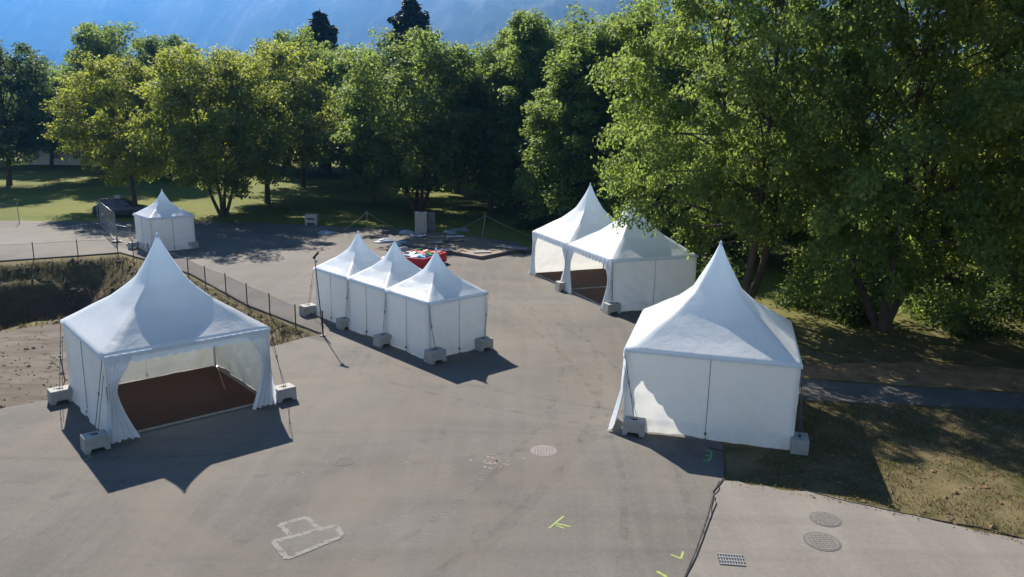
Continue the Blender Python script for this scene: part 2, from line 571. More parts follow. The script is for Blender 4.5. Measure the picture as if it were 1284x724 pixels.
def wobble(pts, step=1.0, amp=.12, seed=1):
    rnd = random.Random(seed); out = []
    for i in range(len(pts) - 1):
        a, b = Vector(pts[i]), Vector(pts[i + 1])
        n = max(1, int((b - a).length / step))
        d = (b - a).normalized(); nn = Vector((-d.y, d.x))
        for k in range(n):
            p = a.lerp(b, k / n)
            out.append(tuple(p + nn * rnd.uniform(-amp, amp) * (0 if k == 0 else 1)))
    out.append(tuple(pts[-1]))
    return out

SEAM = [(2.6, 11.0), G(868, 724), G(884, 684), G(897, 642), G(905, 606), G(911, 594)]
lot_far = wobble([(-90, 66), G(0, 300), G(120, 297), G(250, 292), G(385, 291), G(450, 293), G(500, 292), G(570, 296),
           G(640, 303), (3.2, 52), (7, 47.5), (10.3, 43.5)], 1.2, .15, 3)
lot_right = [(9.9, 37), (8.9, 31), (8.7, 27.6), (6.6, 22.4)]
lot_left = wobble([G(345, 445), (-11.6, 30.2), (-15.6, 27.6), G(70, 521), G(0, 537), (-24, 20), (-60, 8)], 1.0, .10, 5)
# fence side of the lot: from the last post back up along the far bank
fence_side = [(-90, 43.2), G(0, 351), G(97, 341), G(150, 335), G(196, 346), G(240, 359), G(311, 395), G(404, 427)]
lot_poly = lot_far + lot_right + [G(917, 592)] + SEAM[::-1][1:] + [(2.6, -6), (-60, -6)] + lot_left[::-1] + fence_side[::-1]
sheet('asphalt_lot', lot_poly, 0.0, M['asphalt'], 'worn grey asphalt lot under the tents')
conc_edge = wobble([G(917, 593), G(1040, 606), G(1160, 628), G(1284, 652), (22, 12.2)], .35, .09, 8)
sheet('concrete_apron', SEAM[:-1] + conc_edge + [(22, -6), (2.6, -6)], -.004, M['lot_concrete'],
      'pale paved strip with manholes at lower right')
M['new_asphalt'] = asphalt_mat('lighter_asphalt', (.100, .092, .082), (.146, .135, .119))
sheet('asphalt_strip', [(-.8, 10.5), (-.75, 14.4)] + wobble([G(598, 724), G(640, 676), G(718, 592), G(768, 528)], .3, .05, 9) + [(4.2, 22.6), (5.6, 20.6), (5.75, 19.4)] + [(a - .05, b) for a, b in SEAM[::-1][1:]],
      .001, M['new_asphalt'], 'slightly lighter strip of asphalt along the dark joint')
dirt_poly = [tuple(p) for p in lot_left] + [(-60, 16), (-45, 21), (-28, 27), G(0, 439), G(100, 422), (-18.2, 35.3), (-16, 36), (-13.2, 32.2)]
sheet('dirt_strip', dirt_poly, -.008, M['dirt'], 'bare rutted dirt between basin and asphalt at left')
sheet('park_path', wobble([G(-60, 268, 0), G(0, 246), G(60, 243), G(120, 249), G(170, 262)], 3, .3, 3)
      + wobble([G(170, 270), G(120, 257), G(60, 250), G(0, 254), G(-60, 280)], 3, .3, 4),   .03, M['gravel_path'], 'pale gravel path across the lawn')
sheet('footpath', wobble([(8.9, 28.9), G(1010, 462), G(1150, 468), G(1284, 470), (26, 25.4)], 1, .06, 2) +
      [(26, 22.9), G(1284, 491), G(1150, 490), G(1010, 488), (8.6, 27.0)], -.012, M['path'], 'narrow shaded footpath behind the right tent')
sheet('leaf_litter', wobble([(10.5, 29.6), G(1060, 440), G(1160, 436), G(1284, 440), (27, 29)], .6, .35, 6) +
      [(27, 25.6), G(1284, 468), G(1150, 466), G(1020, 460), (10.3, 28.9)], -.018, M['litter'], 'band of brown leaf litter along the footpath')

# basin floor edge: low kerb along the fence
kerb = MB()
for a, b in zip(fence_side[:-1], fence_side[1:]):
    a, b = Vector(a), Vector(b); d = b - a
    kerb.box((*((a + b) / 2), .02), (d.length, .10, .08), math.atan2(d.y, d.x))
M['kerb'] = simple('dirty_kerb', (.10, .09, .075), .95)
tag(kerb.build('kerb', M['kerb']), 'low kerb along the edge of the lot by the basin', None, None, 'structure')

# ------------------------------------------------------------------ mountain
def ridged(x, y):
    v = 0; a = 1; s = 1; w = 0
    for o in range(5):
        n = 1 - abs(noise.noise(Vector((x * s, y * s, 3.1 * o)))) * 2
        v += a * n * n; w += a; a *= .5; s *= 2.1
    return v / w

na, nr = 220, 70
mv = []; mf = []
for i in range(na):
    az = R(20) + R(140) * i / (na - 1)
    for j in range(nr):
        t = j / (nr - 1)
        rr = (1500 + 2300 * min(1, max(0, (math.degrees(az) - 84) / 42)) ** 1.2) * (1 + .8 * t)
        x, y = rr * math.cos(az), rr * math.sin(az)
        gul = ridged(x * .0016 + .4 * t, y * .0006)
        prof = math.sin(min(1, t * 1.25) * math.pi / 2) ** 1.15
        h = (rr / (1 + .8 * t)) / 2600 * prof * (650 + 60 * noise.noise(Vector((x * .0011, y * .0011, 7)))) + prof * (1 - .5 * t) * 120 * (gul - .55)
        if t > .8: h *= 1 - (t - .8) * 1.2
        mv.append((x, y, h - 4))
for i in range(na - 1):
    for j in range(nr - 1):
        mf.append((i * nr + j, (i + 1) * nr + j, (i + 1) * nr + j + 1, i * nr + j + 1))
mo = mesh_obj('mountain', mv, mf, M['mountain'], None, True)
tag(mo, 'steep wooded mountain side fading into blue haze', None, None, 'structure')

# ------------------------------------------------------------------ haze
HAZE_TOP = 1080
hz = MB().box((0, 2900, (HAZE_TOP - 12) / 2), (12400, 6600, HAZE_TOP + 12))
m, nt = new_mat('air')
pv = N(nt, 'VolumePrincipled')
pv.inputs['Color'].default_value = (.10, .36, .90, 1)
pv.inputs['Density'].default_value = .00014
pv.inputs['Anisotropy'].default_value = .5
oo = N(nt, 'OutputMaterial')
nt.links.new(pv.outputs[0], oo.inputs['Volume'])
ho = hz.build('haze', m)
tag(ho, 'thin blue haze in the air between the lot and the mountain', None, None, 'stuff')

# ------------------------------------------------------------------ tents
PROFILE = ([0, .03, .06, .13, .29, .525, .79, 1.0], [1.0, .955, .885, .77, .527, .305, .125, 0.0])

def canopy_mesh(s, e, h):
    """square-plan spire roof, concave towards the peak"""
    half = s / 2 + .05
    nr_, na_ = 30, 72
    vs, fs = [], []
    for i in range(nr_ + 1):
        t = (i / nr_) ** 1.15
        z = e + .05 + (h - e - .05) * float(np.interp(t, *PROFILE))
        k = min(1, max(0, (t - .02) / .75)); k = k * k * (3 - 2 * k)
        for j in range(na_):
            th = 2 * math.pi * j / na_ + math.pi / 4
            cx_, cy_ = math.cos(th), math.sin(th)
            q = 1 / max(abs(cx_), abs(cy_))
            rad = half * max(t, .012) * ((1 - k) * 1.08 + k * q)
            dz = 0
            # cloth sags a little between the corner ridges
            diag = (q - 1) / (math.sqrt(2) - 1)
            dz = -.10 * (1 - diag) * math.sin(math.pi * t) * s / 5
            vs.append((rad * cx_, rad * cy_, z + dz))
    for i in range(nr_):
        for j in range(na_):
            j2 = (j + 1) % na_
            fs.append((i * na_ + j, (i + 1) * na_ + j, (i + 1) * na_ + j2, i * na_ + j2))
    b = nr_ * na_
    # turned down edge
    for dz, off in ((-.10, .012),):
        for j in range(na_):
            x, y, z = vs[b + j]
            vs.append((x * (1 + off / half), y * (1 + off / half), e + .05 + dz))
    for j in range(na_):
        j2 = (j + 1) % na_
        fs.append((b + j, b + na_ + j, b + na_ + j2, b + j2))
    fs.append(tuple(range(na_)))
    return vs, fs

def side_frame(side, s):
    h = s / 2
    return {'front': (Vector((-h, -h, 0)), Vector((1, 0, 0)), Vector((0, -1, 0))),
            'right': (Vector((h, -h, 0)), Vector((0, 1, 0)), Vector((1, 0, 0))),
            'back': (Vector((h, h, 0)), Vector((-1, 0, 0)), Vector((0, 1, 0))),
            'left': (Vector((-h, h, 0)), Vector((0, -1, 0)), Vector((-1, 0, 0)))}[side]

def wall_panel(root, side, s, e, a, b, rnd, first, bulge=.07):
    P, D, O = side_frame(side, s)
    L = (b - a) * s
    nxs, nzs = max(14, int(L / .08)), 30
    vs, fs = [], []
    sd_ = rnd.uniform(0, 100)
    lift = rnd.uniform(.0, .03)
    for k in range(nzs + 1):
        tz = k / nzs
        z = e + .02 - (e + .01 - lift) * tz
        for i in range(nxs + 1):
            tx = i / nxs
            w = tz ** 1.6
            off = (.012 + 1.7 * bulge * (noise.noise(Vector((tx * L * .9 + sd_, z * .8, sd_))) + .25) * math.sin(math.pi * tx) ** .5 * w
                   + .050 * noise.noise(Vector((tx * L * 2.2 + z * 1.6 + sd_, z * 1.9 - tx * 1.2, sd_))) * min(1, w * 2.5 + .25)
                   + (.028 if tz > .87 else 0)
                   + .05 * max(0, tz - .82) / .18 * (.6 + noise.noise(Vector((tx * L * 2.2, sd_, 3)))))
            zz = z + (.05 * noise.noise(Vector((tx * L * 1.1 + sd_, 9, 1))) * (1 if tz == 1 else 0) if tz > .97 else 0)
            if tz == 1: zz = max(zz, .006)
            inset = (.012 * w if not first else 0) if i == 0 else 0
            p = P + D * (a * s + tx * L + inset) + O * (off if 0 < i < nxs else .012 + (.05 if tz > .9 else .0) * 0)
            vs.append((p.x, p.y, zz))
    for k in range(nzs):
        for i in range(nxs):
            q = k * (nxs + 1) + i
            fs.append((q, q + 1, q + nxs + 2, q + nxs + 1))
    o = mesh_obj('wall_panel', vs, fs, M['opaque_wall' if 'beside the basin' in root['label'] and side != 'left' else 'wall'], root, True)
    return o

def seam(root, side, s, e, at):
    P, D, O = side_frame(side, s)
    mb = MB()
    pts = [P + D * (at * s) + O * (.035 + .02 * t) + Vector((0, 0, e - .05 - t * (e - .12))) for t in (0, .5, 1)]
    mb.tube(pts, .009, 4)
    mb.box(tuple(pts[-1] + Vector((0, 0, .12)) + O * .01), (.07, .07, .05))
    mb.build('seam_cord', M['dark_strap'], root)

def valance(root, side, s, e):
    P, D, O = side_frame(side, s)
    n = int(round(s / .36)); per = 10
    vs, fs = [], []
    tot = n * per
    for i in range(tot + 1):
        ph = (i % per) / per
        drop = .20 + .085 * math.sin(math.pi * ph) ** .7
        p = P + D * (s * i / tot) + O * (.075 + .006 * math.sin(i * .9))
        q = P + D * (s * i / tot) + O * (.085 + .012 * math.sin(i * .55))
        vs += [(p.x, p.y, e + .04), (q.x, q.y, e - drop)]
    for i in range(tot):
        fs.append((2 * i, 2 * i + 1, 2 * i + 3, 2 * i + 2))
    mesh_obj('scalloped_valance', vs, fs, M['canopy'], root, True)

def curtain(root, side, s, e, end, rnd, top=.75, waist=.28, foot=.75, outfoot=.15, tie=.42):
    """gathered curtain at the start (0) or end (1) of a side"""
    P, D, O = side_frame(side, s)
    if end: P = P + D * s; D = -D
    nxs, nzs = 56, 26
    vs, fs = [], []
    ph = rnd.uniform(0, 6)
    for k in range(nzs + 1):
        tz = k / nzs
        z = e + .0 - (e - .02) * tz
        if tz < tie:
            u = tz / tie; u = u * u * (3 - 2 * u)
            w = top + (waist - top) * u
        else:
            u = (tz - tie) / (1 - tie)
            w = waist + (foot - waist) * u ** 1.5
        pl = .020 + .05 * min(1, abs(tz) * 1.6)
        for i in range(nxs + 1):
            tx = i / nxs
            x = -outfoot * max(0, tz - .5) * 2 * (1 - tx) + w * tx
            off = .05 + pl * math.sin(tx * 32 + ph + 1.2 * math.sin(tz * 3)) + .03 * noise.noise(Vector((tx * 6, tz * 3, ph))) + outfoot * .7 * max(0, tz - .5) * 2
            p = P + D * x + O * off
            zz = z + (.03 * math.sin(tx * 9 + ph) if tz == 1 else 0)
            vs.append((p.x, p.y, max(.008, zz)))
    for k in range(nzs):
        for i in range(nxs):
            q = k * (nxs + 1) + i
            fs.append((q, q + 1, q + nxs + 2, q + nxs + 1))
    mesh_obj('curtain', vs, fs, M['curtain'], root, True)

def tent(name, label, group, cx_, cy_, yaw, s, e, h, sides, seed, straps=(), post_vis=True, blunt=False):
    rnd = random.Random(seed)
    t = thing(name, label, 'tent', (cx_, cy_, 0), yaw, group)
    vs, fs = canopy_mesh(s, e, h)
    mesh_obj('canopy', vs, fs, M['canopy'], t, True)
    # small cap on the tip
    MB().tube([(0, 0, h - .10), (0, 0, h + .02), (0, 0, h + .06)], [.045, .04, .012], 10).build('peak_cap', M['canopy'], t)
    hh = s / 2 - .06
    for sx, sy in ((-1, -1), (1, -1), (1, 1), (-1, 1)):
        mb = MB().box((sx * hh, sy * hh, e / 2), (.07, .07, e)).box((sx * hh, sy * hh, .006), (.20, .20, .012))
        mb.build('corner_post', M['alu'], t, .006)
    for side in ('front', 'right', 'back', 'left'):
        P, D, O = side_frame(side, s)
        a = P + D * .06 - O * .03; b = P + D * (s - .06) - O * .03
        MB().tube([(a.x, a.y, e - .03), (b.x, b.y, e - .03)], .035, 6).build('eave_rail', M['alu'], t)
        mode = sides.get(side)
        if mode == 'closed':
            n = 2
            for k in range(n):
                wall_panel(t, side, s, e, k / n, (k + 1) / n, rnd, k == 0)
            seam(t, side, s, e, .5)
        elif mode == 'open':
            valance(t, side, s, e)
            curtain(t, side, s, e, 0, rnd)
            curtain(t, side, s, e, 1, rnd)
        elif mode == 'open_d':
            valance(t, side, s, e)
            curtain(t, side, s, e, 0, rnd, .7, .4, .8, .30)
            curtain(t, side, s, e, 1, rnd, .7, .35, .9, .42)
    for (cx0, cy0, bx, by) in straps:      # corner signs, block position in world
        a = Vector((cx0 * (s / 2 + .05), cy0 * (s / 2 + .05), e - .05))
        loc = Matrix.Rotation(-yaw, 3, 'Z') @ Vector((bx - cx_, by - cy_, .42))
        mb = MB().tube([a, loc], .010, 4)
        b2 = a.copy(); b2.z = e * .8
        mb.tube([b2, loc + Vector((.1, .05, 0))], .008, 4)
        mb.box(tuple(a.lerp(loc, .45)), (.035, .035, .10))
        mb.build('tension_strap', M['dark_strap'], t)
    return t

def corner_to_center(x, y, a, s, ku=.5, kv=.5):
    U = Vector((math.cos(a), math.sin(a))); V = Vector((-math.sin(a), math.cos(a)))
    return Vector((x, y)) + U * (s * ku) + V * (s * kv)

BLK = {}
def blk(key, px, py):
    BLK[key] = G(px, py)
# ground contact centre of every weight in the photo
for k_, p_ in {'Aleft': (82, 524), 'Afront': (128, 582), 'Aright': (362, 511), 'Bback': (388, 404), 'B3': (435, 419),
               'B2': (483, 439), 'Bfront': (549, 457), 'Bright': (609, 439), 'Cmid': (706, 362), 'Cfront': (768, 388),
               'Dleft': (801, 538), 'Dright': (1008, 551), 'Eleft': (167, 329), 'Eright': (240, 326)}.items():
    blk(k_, *p_)

eA = 2.60; eB = 2.29
# A : open front tent, left
cA = corner_to_center(-11.707, 21.155, .724, 4.967)
tentA = tent('pagoda_tent', 'large white peaked tent with open scalloped front and brown floor, beside the basin', 'white pagoda tents',
             cA.x, cA.y, .724, 4.967, eA, 5.632, {'front': 'open', 'right': 'closed', 'back': 'closed', 'left': 'closed'}, 11,
             [(-1, -1, *BLK['Afront']), (-1, 1, *BLK['Aleft']), (1, -1, *BLK['Aright'])])
cD = corner_to_center(3.569, 22.829, -.273, 5.072)
tentD = tent('pagoda_tent', 'large white peaked tent with closed front wall at the edge of the grass', 'white pagoda tents',
             cD.x, cD.y, -.273, 5.072, eA, 5.716, {'front': 'closed', 'right': 'closed', 'back': 'closed', 'left': 'open_d'}, 23,
             [(-1, -1, *BLK['Dleft']), (1, -1, *BLK['Dright'])])
for k, lab, hh, sides, st in ((0, 'nearest small closed tent of the row of three, its end wall facing the lot', 4.098,
                               {'front': 'closed', 'left': 'closed', 'right': 'closed'}, [(-1, -1, 'Bfront'), (1, -1, 'Bright')]),
                              (1, 'middle small white tent in the row of three', 4.098, {'left': 'closed', 'right': 'closed'}, [(-1, -1, 'B2')]),
                              (2, 'farthest small tent in the row of three, next to the tall pole', 4.098,
                               {'left': 'closed', 'right': 'closed', 'back': 'closed'}, [(-1, -1, 'B3'), (-1, 1, 'Bback')])):
    c = corner_to_center(-3.237, 29.34, .752, 2.991, .5, .5 + k)
    tent('pagoda_tent', lab, 'white pagoda tents', c.x, c.y, .752, 2.985, eB, hh, sides, 31 + k, [(a, b, *BLK[q]) for a, b, q in st])
for k, lab, hh, sides, st in ((0, 'right of the two joined open tents, its tip hidden by overhanging leaves', 5.60,
                               {'front': 'closed', 'left': 'open', 'right': 'closed'}, [(-1, -1, 'Cfront'), (-1, 1, 'Cmid')]),
                              (1, 'left of the two joined open tents, with its sharp peak clear of the leaves', 5.702,
                               {'left': 'open', 'right': 'closed', 'back': 'closed'}, [])):
    c = corner_to_center(4.927, 37.423, .382, 4.936, .5, .5 + k)
    tent('pagoda_tent', lab, 'white pagoda tents', c.x, c.y, .382, 4.93, eA, hh, sides, 41 + k, [(a, b, *BLK[q]) for a, b, q in st])
cE = corner_to_center(-24.301, 51.218, .757, 2.939)
tent('pagoda_tent', 'small white closed tent standing alone at the far left of the lot, below the trees', 'white pagoda tents',
     cE.x, cE.y, .757, 2.939, eB, 4.039, {'front': 'closed', 'left': 'closed', 'right': 'closed', 'back': 'closed'}, 51,
     [(1, -1, *BLK['Eright']), (-1, 1, *BLK['Eleft'])])

def floor_deck(label, cx_, cy_, yaw, w, d):
    t = thing('tent_floor', label, 'floor deck', (cx_, cy_, 0), yaw, 'brown tent floors')
    MB().box((0, 0, .045), (w, d, .07)).build('deck_board', M['wood_edge'], t, .006)
    MB().box((0, 0, .0875), (w - .06, d - .06, .011)).build('carpet', M['carpet'], t)
    return t
floor_deck('brown carpeted floor deck inside the open tent beside the basin', cA.x, cA.y, .724, 4.66, 4.66)
for k, lab in ((0, 'brown floor deck inside the right of the two joined open tents'), (1, 'brown floor deck inside the left of the two joined open tents')):
    c = corner_to_center(4.927, 37.423, .382, 4.936, .5, .5 + k)
    floor_deck(lab, c.x, c.y, .382, 4.66, 4.66 if k == 0 else 4.6)

# ------------------------------------------------------------------ ballast blocks
def block_proto():
    t = thing('ballast_block', 'x', 'weight', (0, 0, 0))
    w, d, h = .68, .50, .46
    # profile with an arch underneath for the forks
    prof = [(-w / 2, .0), (-w / 2 + .14, 0), (-w / 2 + .18, .11), (w / 2 - .18, .11), (w / 2 - .14, 0), (w / 2, 0), (w / 2 - .02, h), (-w / 2 + .02, h)]
    n = len(prof)
    vs = [(x, -d / 2, z) for x, z in prof] + [(x, d / 2, z) for x, z in prof]
    fs = [tuple(range(n)), tuple(range(n, 2 * n))[::-1]] + [(i, n + i, n + (i + 1) % n, (i + 1) % n) for i in range(n)]
    mb = MB().add(vs, fs)
    mb.build('block_body', M['white_block'], t, .018)
    MB().box((0, 0, h + .002), (.17, .09, .012)).build('socket', M['hole'], t)
    MB().tube([(-.17, 0, h), (-.17, 0, h + .03), (-.13, 0, h + .05), (-.09, 0, h + .03), (-.09, 0, h)], .008, 5).build('lifting_loop', M['steel'], t)
    return t
proto = block_proto()
BL = [('Aleft', .75, 1, 'pale concrete weight at the back left corner of the tent beside the basin'),
      ('Afront', .74, 1, 'concrete weight at the near left corner of the brown-floored open tent'),
      ('Aright', .72, 1, 'concrete weight at the right corner of the open tent beside the basin'),
      ('Bback', .75, 1.05, 'concrete weight beside the tall leaning pole at the far end of the row of three'),
      ('B3', .75, 1, 'concrete weight between the farthest and middle small tents'),
      ('B2', .75, 1, 'concrete weight between the middle and nearest small tents'),
      ('Bfront', .75, 1.08, 'concrete weight at the near corner of the row of three small tents'),
      ('Bright', .75, 1.0, 'concrete weight at the right end wall of the nearest small tent'),
      ('Cmid', .38, 1.1, 'concrete weight between the two joined open tents'),
      ('Cfront', .38, 1.1, 'concrete weight at the near corner of the two joined open tents'),
      ('Dleft', -.27, 1.0, 'wide concrete weight at the lower left corner of the closed right tent'),
      ('Dright', 1.30, 1.0, 'concrete weight at the lower right corner of the closed right tent, on the grass'),
      ('Eleft', .9, 1.0, 'pale weight at the left corner of the small tent alone at far left'),
      ('Eright', .75, 1.05, 'weight at the right corner of the small tent alone at far left')]
for i, (k, rz, sc, lab) in enumerate(BL):
    if i == 0: o = proto
    else:
        o = proto.copy(); COL.objects.link(o)
        for ch in [c for c in proto.children]:
            c2 = ch.copy(); COL.objects.link(c2); c2.parent = o
    x, y = BLK[k]
    o.location = (x, y, .002 if k != 'Dright' else -.025)
    o.rotation_euler = (0, 0, rz); o.scale = (sc, sc, sc)
    tag(o, lab, 'weight', 'concrete ballast weights of the tents')

# ------------------------------------------------------------------ fences
def fence(name, label, pts, hgt, spacing_posts, mesh_gap=.11, post_r=.028, mat='dark_metal', group='chain-link fences', top_rail=True, taller=None):
    t = thing(name, label, 'fence', (*pts[0], 0), 0, group)
    ox, oy = pts[0]
    loc = [Vector((p[0] - ox, p[1] - oy, 0)) for p in pts]
    for i, p in enumerate(loc):
        hh = hgt + .12
        MB().tube([(p.x, p.y, -.1), (p.x, p.y, hh)], post_r, 6).build('post', M[mat], t)
    wm = MB()
    for a, b in zip(loc[:-1], loc[1:]):
        L = (b - a).length; d = (b - a) / L
        n = int((L + hgt) / mesh_gap)
        for k in range(n):
            for sgn in (1, -1):
                x0 = k * mesh_gap - (hgt if sgn > 0 else 0); x1 = x0 + sgn * hgt
                z0, z1 = .05, hgt
                if sgn < 0: x0, x1 = k * mesh_gap, k * mesh_gap - hgt
                # clip to panel
                pts2 = []
                for (xa, za, xb, zb) in ((x0, z0, x1, z1),):
                    def clipx(xa, za, xb, zb, X):
                        return za + (zb - za) * (X - xa) / (xb - xa)
                    if xa > xb: xa, za, xb, zb = xb, zb, xa, za
                    if xb <= 0 or xa >= L: continue
                    if xa < 0: za = clipx(xa, za, xb, zb, 0); xa = 0
                    if xb > L: zb = clipx(xa, za, xb, zb, L); xb = L
                    pts2 = [(a + d * xa) + Vector((0, 0, za)), (a + d * xb) + Vector((0, 0, zb))]
                if pts2: wm.tube(pts2, .0035, 3, False)
        wm.tube([a + Vector((0, 0, hgt)), b + Vector((0, 0, hgt))], .008, 4)
        wm.tube([a + Vector((0, 0, .06)), b + Vector((0, 0, .06))], .006, 4)
    wm.build('wire_mesh', M['galv'] if mat == 'galv' else M['dark_strap'], t)
    return t

f1 = [G(407.5, 429), G(373, 421), G(340, 406.5), G(311, 394), G(284, 381), G(258, 372), G(236, 361), G(208, 350), G(186, 343), G(166, 337.5)]
fence('chain_link_fence', 'low dark chain-link fence running diagonally between the basin and the lot', f1, 1.0, 1)
f2 = [G(147, 338), G(97, 342), G(42, 348), G(-14, 353), G(-70, 358)]
fence('chain_link_fence', 'low chain-link fence along the far side of the basin at left', f2, 1.05, 1, .16)
f3 = [G(22, 303), G(-35, 307), G(-95, 311)]
fence('chain_link_fence', 'grey chain-link fence before the lawn at the far left', f3, 1.6, 1, .14, .03, 'galv')

# tall pole beside the row of three
x, y = G(407.5, 430)
hp = height_at(401, 333, x, y)
t = thing('lamp_pole', 'tall thin leaning pole with a small fitting on top beside the row of three tents', 'pole', (x, y, 0))
x2 = x - .25
MB().tube([(0, 0, 0), (-.13, .05, hp * .5), (-.26, .1, hp)], [.026, .022, .018], 8).build('pole', M['dark_metal'], t)
MB().box((-.20, .06, hp + .12), (.34, .10, .09), .2, Matrix.Rotation(R(-48), 3, 'Y')).tube([(-.26, .1, hp - .05), (-.2, .08, hp + .12)], .02, 6).build('lamp_head', M['dark_metal'], t)
MB().box((-.19, .02, hp - .12), (.10, .09, .14)).build('bracket', M['white'], t)
MB().box((0, 0, .02), (.22, .22, .03)).build('foot_plate', M['dark_metal'], t, .004)

# temporary fence panels standing folded near the lone tent
def mesh_panel(label, a, b, hgt, lean=0.0):
    t = thing('site_fence_panel', label, 'fence panel', (a[0], a[1], 0), 0, 'temporary mesh fence panels')
    A = Vector((0, 0, .12)); B = Vector((b[0] - a[0], b[1] - a[1], .12)); up = Vector((lean, 0, hgt))
    MB().tube([A, A + up, B + up, B, A], .024, 6).tube([A + up * .5, B + up * .5], .012, 4).build('tube_frame', M['galv'], t)
    wm = MB()
    L = (B - A).length
    for k in range(1, int(L / .12)):
        p = A.lerp(B, k * .12 / L); wm.tube([p, p + up], .0035, 3, False)
    for k in range(1, int(hgt / .25)):
        wm.tube([A + up * (k * .25 / hgt), B + up * (k * .25 / hgt)], .0035, 3, False)
    wm.build('wire_mesh', M['galv'], t)
    d = B - A; rz = math.atan2(d.y, d.x)
    for p in (A, B):
        MB().box((p.x, p.y, .065), (.6, .22, .13), rz + R(90)).build('foot_block', M['steel'], t, .015)
    return t
mesh_panel('nearer mesh fence panel with top rail sloping to the right, left of the lone tent', G(124, 303), G(145, 322), 2.0)
mesh_panel('farther mesh fence panel turned across, behind the sloping one left of the lone tent', G(121, 301), G(142, 296), 2.0)
mesh_panel('mesh fence panel standing low between the sloping panel and the lone tent', G(146, 322), G(163, 325), 1.15)

# ------------------------------------------------------------------ dark car under the trees
def car(label, x, y, rz):
    t = thing('parked_car', label, 'car', (x, y, gz(x, y)), rz)
    L, W = 4.3, 1.8
    sec = [(-2.15, .45, .62), (-2.1, .35, .95), (-1.9, .3, 1.05), (-1.0, .3, 1.08), (1.0, .3, 1.05), (1.9, .3, .92), (2.12, .35, .8), (2.15, .45, .6)]
    vs, fs = [], []
    for (xx, z0, z1) in sec:
        wv = W / 2 * (1 - .06 * abs(xx / 2.15) ** 3)
        vs += [(xx, -wv, z0), (xx, -wv, (z0 + z1) / 2), (xx, -wv * .93, z1), (xx, wv * .93, z1), (xx, wv, (z0 + z1) / 2), (xx, wv, z0)]
    for i in range(len(sec) - 1):
        for k in range(6):
            fs.append((i * 6 + k, i * 6 + (k + 1) % 6, (i + 1) * 6 + (k + 1) % 6, (i + 1) * 6 + k))
    fs += [tuple(range(6)), tuple(range(len(vs) - 6, len(vs)))[::-1]]
    MB().add(vs, fs).build('body', M['paint_navy'], t, .03)
    # cabin
    b = [(-1.75, 1.05), (-1.45, 1.55), (.35, 1.58), (1.05, 1.05)]
    vs = [(x_, s_ * (.80 if z_ < 1.2 else .66), z_) for s_ in (-1, 1) for x_, z_ in b]
    fs = [(0, 1, 2, 3), (7, 6, 5, 4), (0, 4, 5, 1), (1, 5, 6, 2), (2, 6, 7, 3)]
    MB().add(vs, fs).build('window', M['glass'], t, .02)
    MB().box((-.55, 0, 1.59), (1.75, 1.26, .05)).build('roof', M['paint_navy'], t, .02)
    for sx in (-1.3, 1.35):
        for sy in (-.83, .83):
            w = MB().tube([(sx, sy - .1, .32), (sx, sy + .1, .32)], .32, 20).build('wheel', M['rubber'], t)
            sgn = 1 if sy > 0 else -1
            MB().tube([(sx, sy + sgn * .085, .32), (sx, sy + sgn * .11, .32)], .19, 14).build('rim', M['galv'], w)
    for sy in (-.6, .6):
        MB().box((2.12, sy, .72), (.06, .3, .12)).build('headlight', M['white'], t, .01)
        MB().box((-2.13, sy, .78), (.05, .22, .14)).build('tail_light', M['red'], t, .01)
    for sy in (-.95, .95):
        MB().box((.75, sy, 1.08), (.12, .16, .11)).build('mirror', M['paint_navy'], t, .02)
    return t, t.location
cxx, cyy = G(143, 291)
car('dark car parked in tree shade behind the mesh fence panels', cxx, cyy + 1.0, R(8))
mb = MB().box((0, 0, .14), (.55, .4, .28)); bx = mb.build('roof_box', M['white'], None, .03)
bx.name = 'white_box'; bx.location = (cxx - .2, cyy + 1.0, gz(cxx, cyy + 1) + 1.62)
tag(bx, 'small white box resting on the dark car roof', 'box')

# ------------------------------------------------------------------ dismantled stage and clutter
def rect_from(p0, p1, p2):
    return None
dk = [G(495, 312), G(541, 297), G(653, 315), G(602, 327)]
t = thing('wooden_platform', 'low brown wooden platform with loose panels on it, in tree shade', 'platform', (*dk[0], 0))
ox, oy = dk[0]
MB().prism([(p[0] - ox, p[1] - oy) for p in dk], .03, .22).build('deck', M['tan'], t, .01)
mb = MB()
for a, b in zip(dk, dk[1:] + dk[:1]):
    a = Vector((a[0] - ox, a[1] - oy)); b = Vector((b[0] - ox, b[1] - oy)); d = b - a
    mb.box((*((a + b) / 2), .11), (d.length + .06, .08, .235), math.atan2(d.y, d.x))
mb.build('side_beam', M['steel'], t)
def in_deck(u, v):
    a = Vector(dk[0]).lerp(Vector(dk[1]), v); b = Vector(dk[3]).lerp(Vector(dk[2]), v)
    return a.lerp(b, u)
rnd = random.Random(5)
SH = [(545, 309, .9, .8, 'greyboard', 'grey curved sheet lying left of centre on the wooden platform', .25), (569, 300, 1.3, .7, 'white', 'white panel lying at the back edge of the wooden platform', 0),
      (555, 317.5, 1.1, .6, 'white', 'white board at the near edge of the wooden platform', 0), (618, 309, .7, .6, 'greyboard', 'small pale board toward the right end of the platform', 0),
      (603, 318, 1.2, .6, 'greyboard', 'grey board near the front right edge of the platform', 0), (566, 305, 1.6, .9, 'tan', 'tan plywood sheet in the middle of the platform', .1),
      (640, 311, 2.6, .9, 'greyboard', 'long grey panel across the right end of the platform', 0), (522, 301, 1.2, .8, 'bluesheet', 'pale blue sheet near the grey cabinets', .1)]
